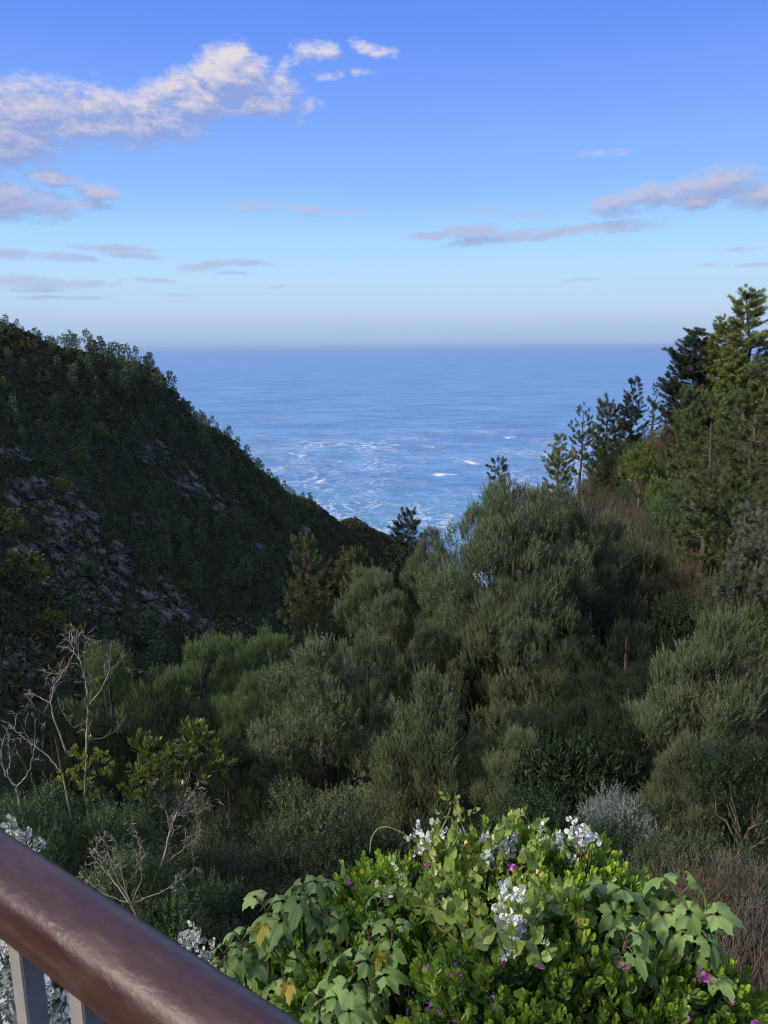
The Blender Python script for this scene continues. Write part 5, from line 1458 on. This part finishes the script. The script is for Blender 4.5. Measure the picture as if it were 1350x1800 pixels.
traced('dead_tree', 'tall bleached bare tree with two upright forks, left of the fresh green wattles', 'dead tree', [
    ([(150, 1400), (150, 1350), (152, 1300), (155, 1240), (150, 1195), (140, 1160), (134, 1120)], .042, .014),
    ([(155, 1240), (180, 1210), (193, 1180), (193, 1170), (195, 1140)], .022, .008), ([(193, 1180), (212, 1160), (226, 1178)], .010, .004),
    ([(120, 1330), (95, 1265), (88, 1235), (98, 1200), (120, 1170), (132, 1145), (122, 1125)], .030, .010), ([(88, 1235), (65, 1222), (50, 1220)], .012, .004), ([(95, 1265), (70, 1250), (55, 1240)], .012, .005),
    ([(152, 1300), (180, 1298), (205, 1285), (210, 1272)], .014, .005), ([(155, 1265), (130, 1280), (112, 1255), (108, 1248)], .012, .005), ([(120, 1170), (100, 1185), (82, 1182)], .010, .004),
    ([(134, 1120), (128, 1110)], .010, .004), ([(134, 1120), (146, 1112), (150, 1122)], .010, .004), ([(140, 1160), (124, 1140), (108, 1136)], .010, .004), ([(155, 1240), (160, 1215), (158, 1205)], .010, .005), ([(150, 1195), (148, 1150), (150, 1120)], .012, .004)],
    9.0, M_dead, GD, .5, 60, leafs=[(137, 1110, .35, 2), (130, 1325, .8, 6), (172, 1335, .8, 6), (182, 1365, .7, 4), (118, 1370, .7, 4), (170, 1198, .4, 2), (150, 1390, .8, 5), (140, 1350, .8, 4)], leafm=M_rosY)
traced('dead_tree', 'bare grey branches curving up at the left edge, left of the tall bleached tree', 'dead tree', [
    ([(28, 1385), (12, 1365), (2, 1340), (4, 1310), (3, 1300)], .024, .008), ([(28, 1385), (50, 1360), (60, 1325), (62, 1290), (62, 1268)], .022, .007), ([(2, 1340), (-10, 1318), (-14, 1300)], .012, .005),
    ([(12, 1365), (18, 1335), (14, 1305)], .012, .005), ([(50, 1360), (40, 1340), (24, 1322)], .008, .004)], 7.8, M_dead, GD, .35, 30)
traced('dead_tree', 'long bare grey bough reaching up leftwards beside the tall bleached tree', 'dead tree', [
    ([(110, 1360), (90, 1335), (70, 1318), (45, 1300), (28, 1285), (20, 1278)], .020, .008), ([(75, 1322), (76, 1300), (74, 1280)], .009, .004), ([(45, 1300), (32, 1296), (22, 1300)], .008, .003), ([(60, 1310), (45, 1290), (36, 1272)], .008, .003)], 8.4, M_dead, GD, .3, 30)
traced('rosette_tree', 'small tree with pale forked stems and leathery leaf rosettes at the tips', 'tree', [
    ([(240, 1590), (262, 1570), (285, 1520), (300, 1460), (310, 1430), (325, 1415), (345, 1390), (352, 1365), (350, 1345)], .036, .012), ([(300, 1460), (290, 1420), (270, 1400), (262, 1385)], .020, .008),
    ([(310, 1430), (325, 1400), (332, 1370), (335, 1350)], .016, .006), ([(285, 1520), (320, 1495), (345, 1475), (352, 1455)], .014, .005), ([(262, 1570), (250, 1520), (244, 1480), (232, 1460)], .014, .004), ([(240, 1590), (262, 1585), (300, 1580), (315, 1560)], .012, .004),
    ([(285, 1520), (296, 1470), (302, 1440), (318, 1432)], .012, .005), ([(310, 1430), (345, 1425), (362, 1410)], .012, .004), ([(262, 1570), (215, 1545), (180, 1510), (165, 1490)], .014, .004), ([(240, 1590), (200, 1572), (170, 1560)], .012, .004)],
    6.6, M_dead, GD, .35, 90, leafs=[(335, 1285, .8, 3), (345, 1310, .95, 7), (325, 1325, .95, 7), (365, 1325, .9, 6), (300, 1330, .85, 5), (248, 1315, .8, 6), (262, 1335, .9, 7), (280, 1370, .95, 8), (240, 1370, .8, 6), (310, 1355, .9, 6), (380, 1350, .8, 5), (232, 1400, .75, 5), (350, 1355, .85, 5), (250, 1400, .8, 4), (320, 1390, .7, 4)], leafm=M_ros)
traced('dead_shrub', 'tangle of thin bare grey twigs just above the handrail', 'dead shrub', [
    ([(230, 1590), (200, 1550), (175, 1520), (160, 1500)], .016, .004), ([(230, 1590), (215, 1540), (205, 1500), (200, 1470)], .014, .004), ([(230, 1590), (250, 1545), (240, 1500)], .012, .004), ([(230, 1590), (180, 1570), (150, 1545)], .012, .004), ([(230, 1590), (195, 1520), (188, 1490)], .012, .004), ([(230, 1590), (300, 1560), (340, 1530)], .010, .003)],
    5.6, M_dead, GD, .3, 80)

# ------------------------------------------------------------------ haze over the sea
def haze():
    m, G, out = new_mat('sea_air')
    v = G.n('ShaderNodeVolumePrincipled')
    v.inputs['Color'].default_value = (0.52, 0.70, 1.0, 1); v.inputs['Density'].default_value = HAZE; v.inputs['Anisotropy'].default_value = 0.2
    m.node_tree.links.new(v.outputs[0], out.inputs['Volume'])
    V = np.array([[x, y, z] for x in (-61000, 61000) for y in (-3500, 61000) for z in (SEA - 5.5, 60)], float)
    F = np.array([[0, 1, 3, 2], [4, 6, 7, 5], [0, 4, 5, 1], [2, 3, 7, 6], [0, 2, 6, 4], [1, 5, 7, 3]])
    o = link('haze', mesh_from('haze', V, F, m)); tag(o, 'thin pale sea air fading the far water', 'haze', kind='stuff')
HAZE = 2.0e-5
haze()
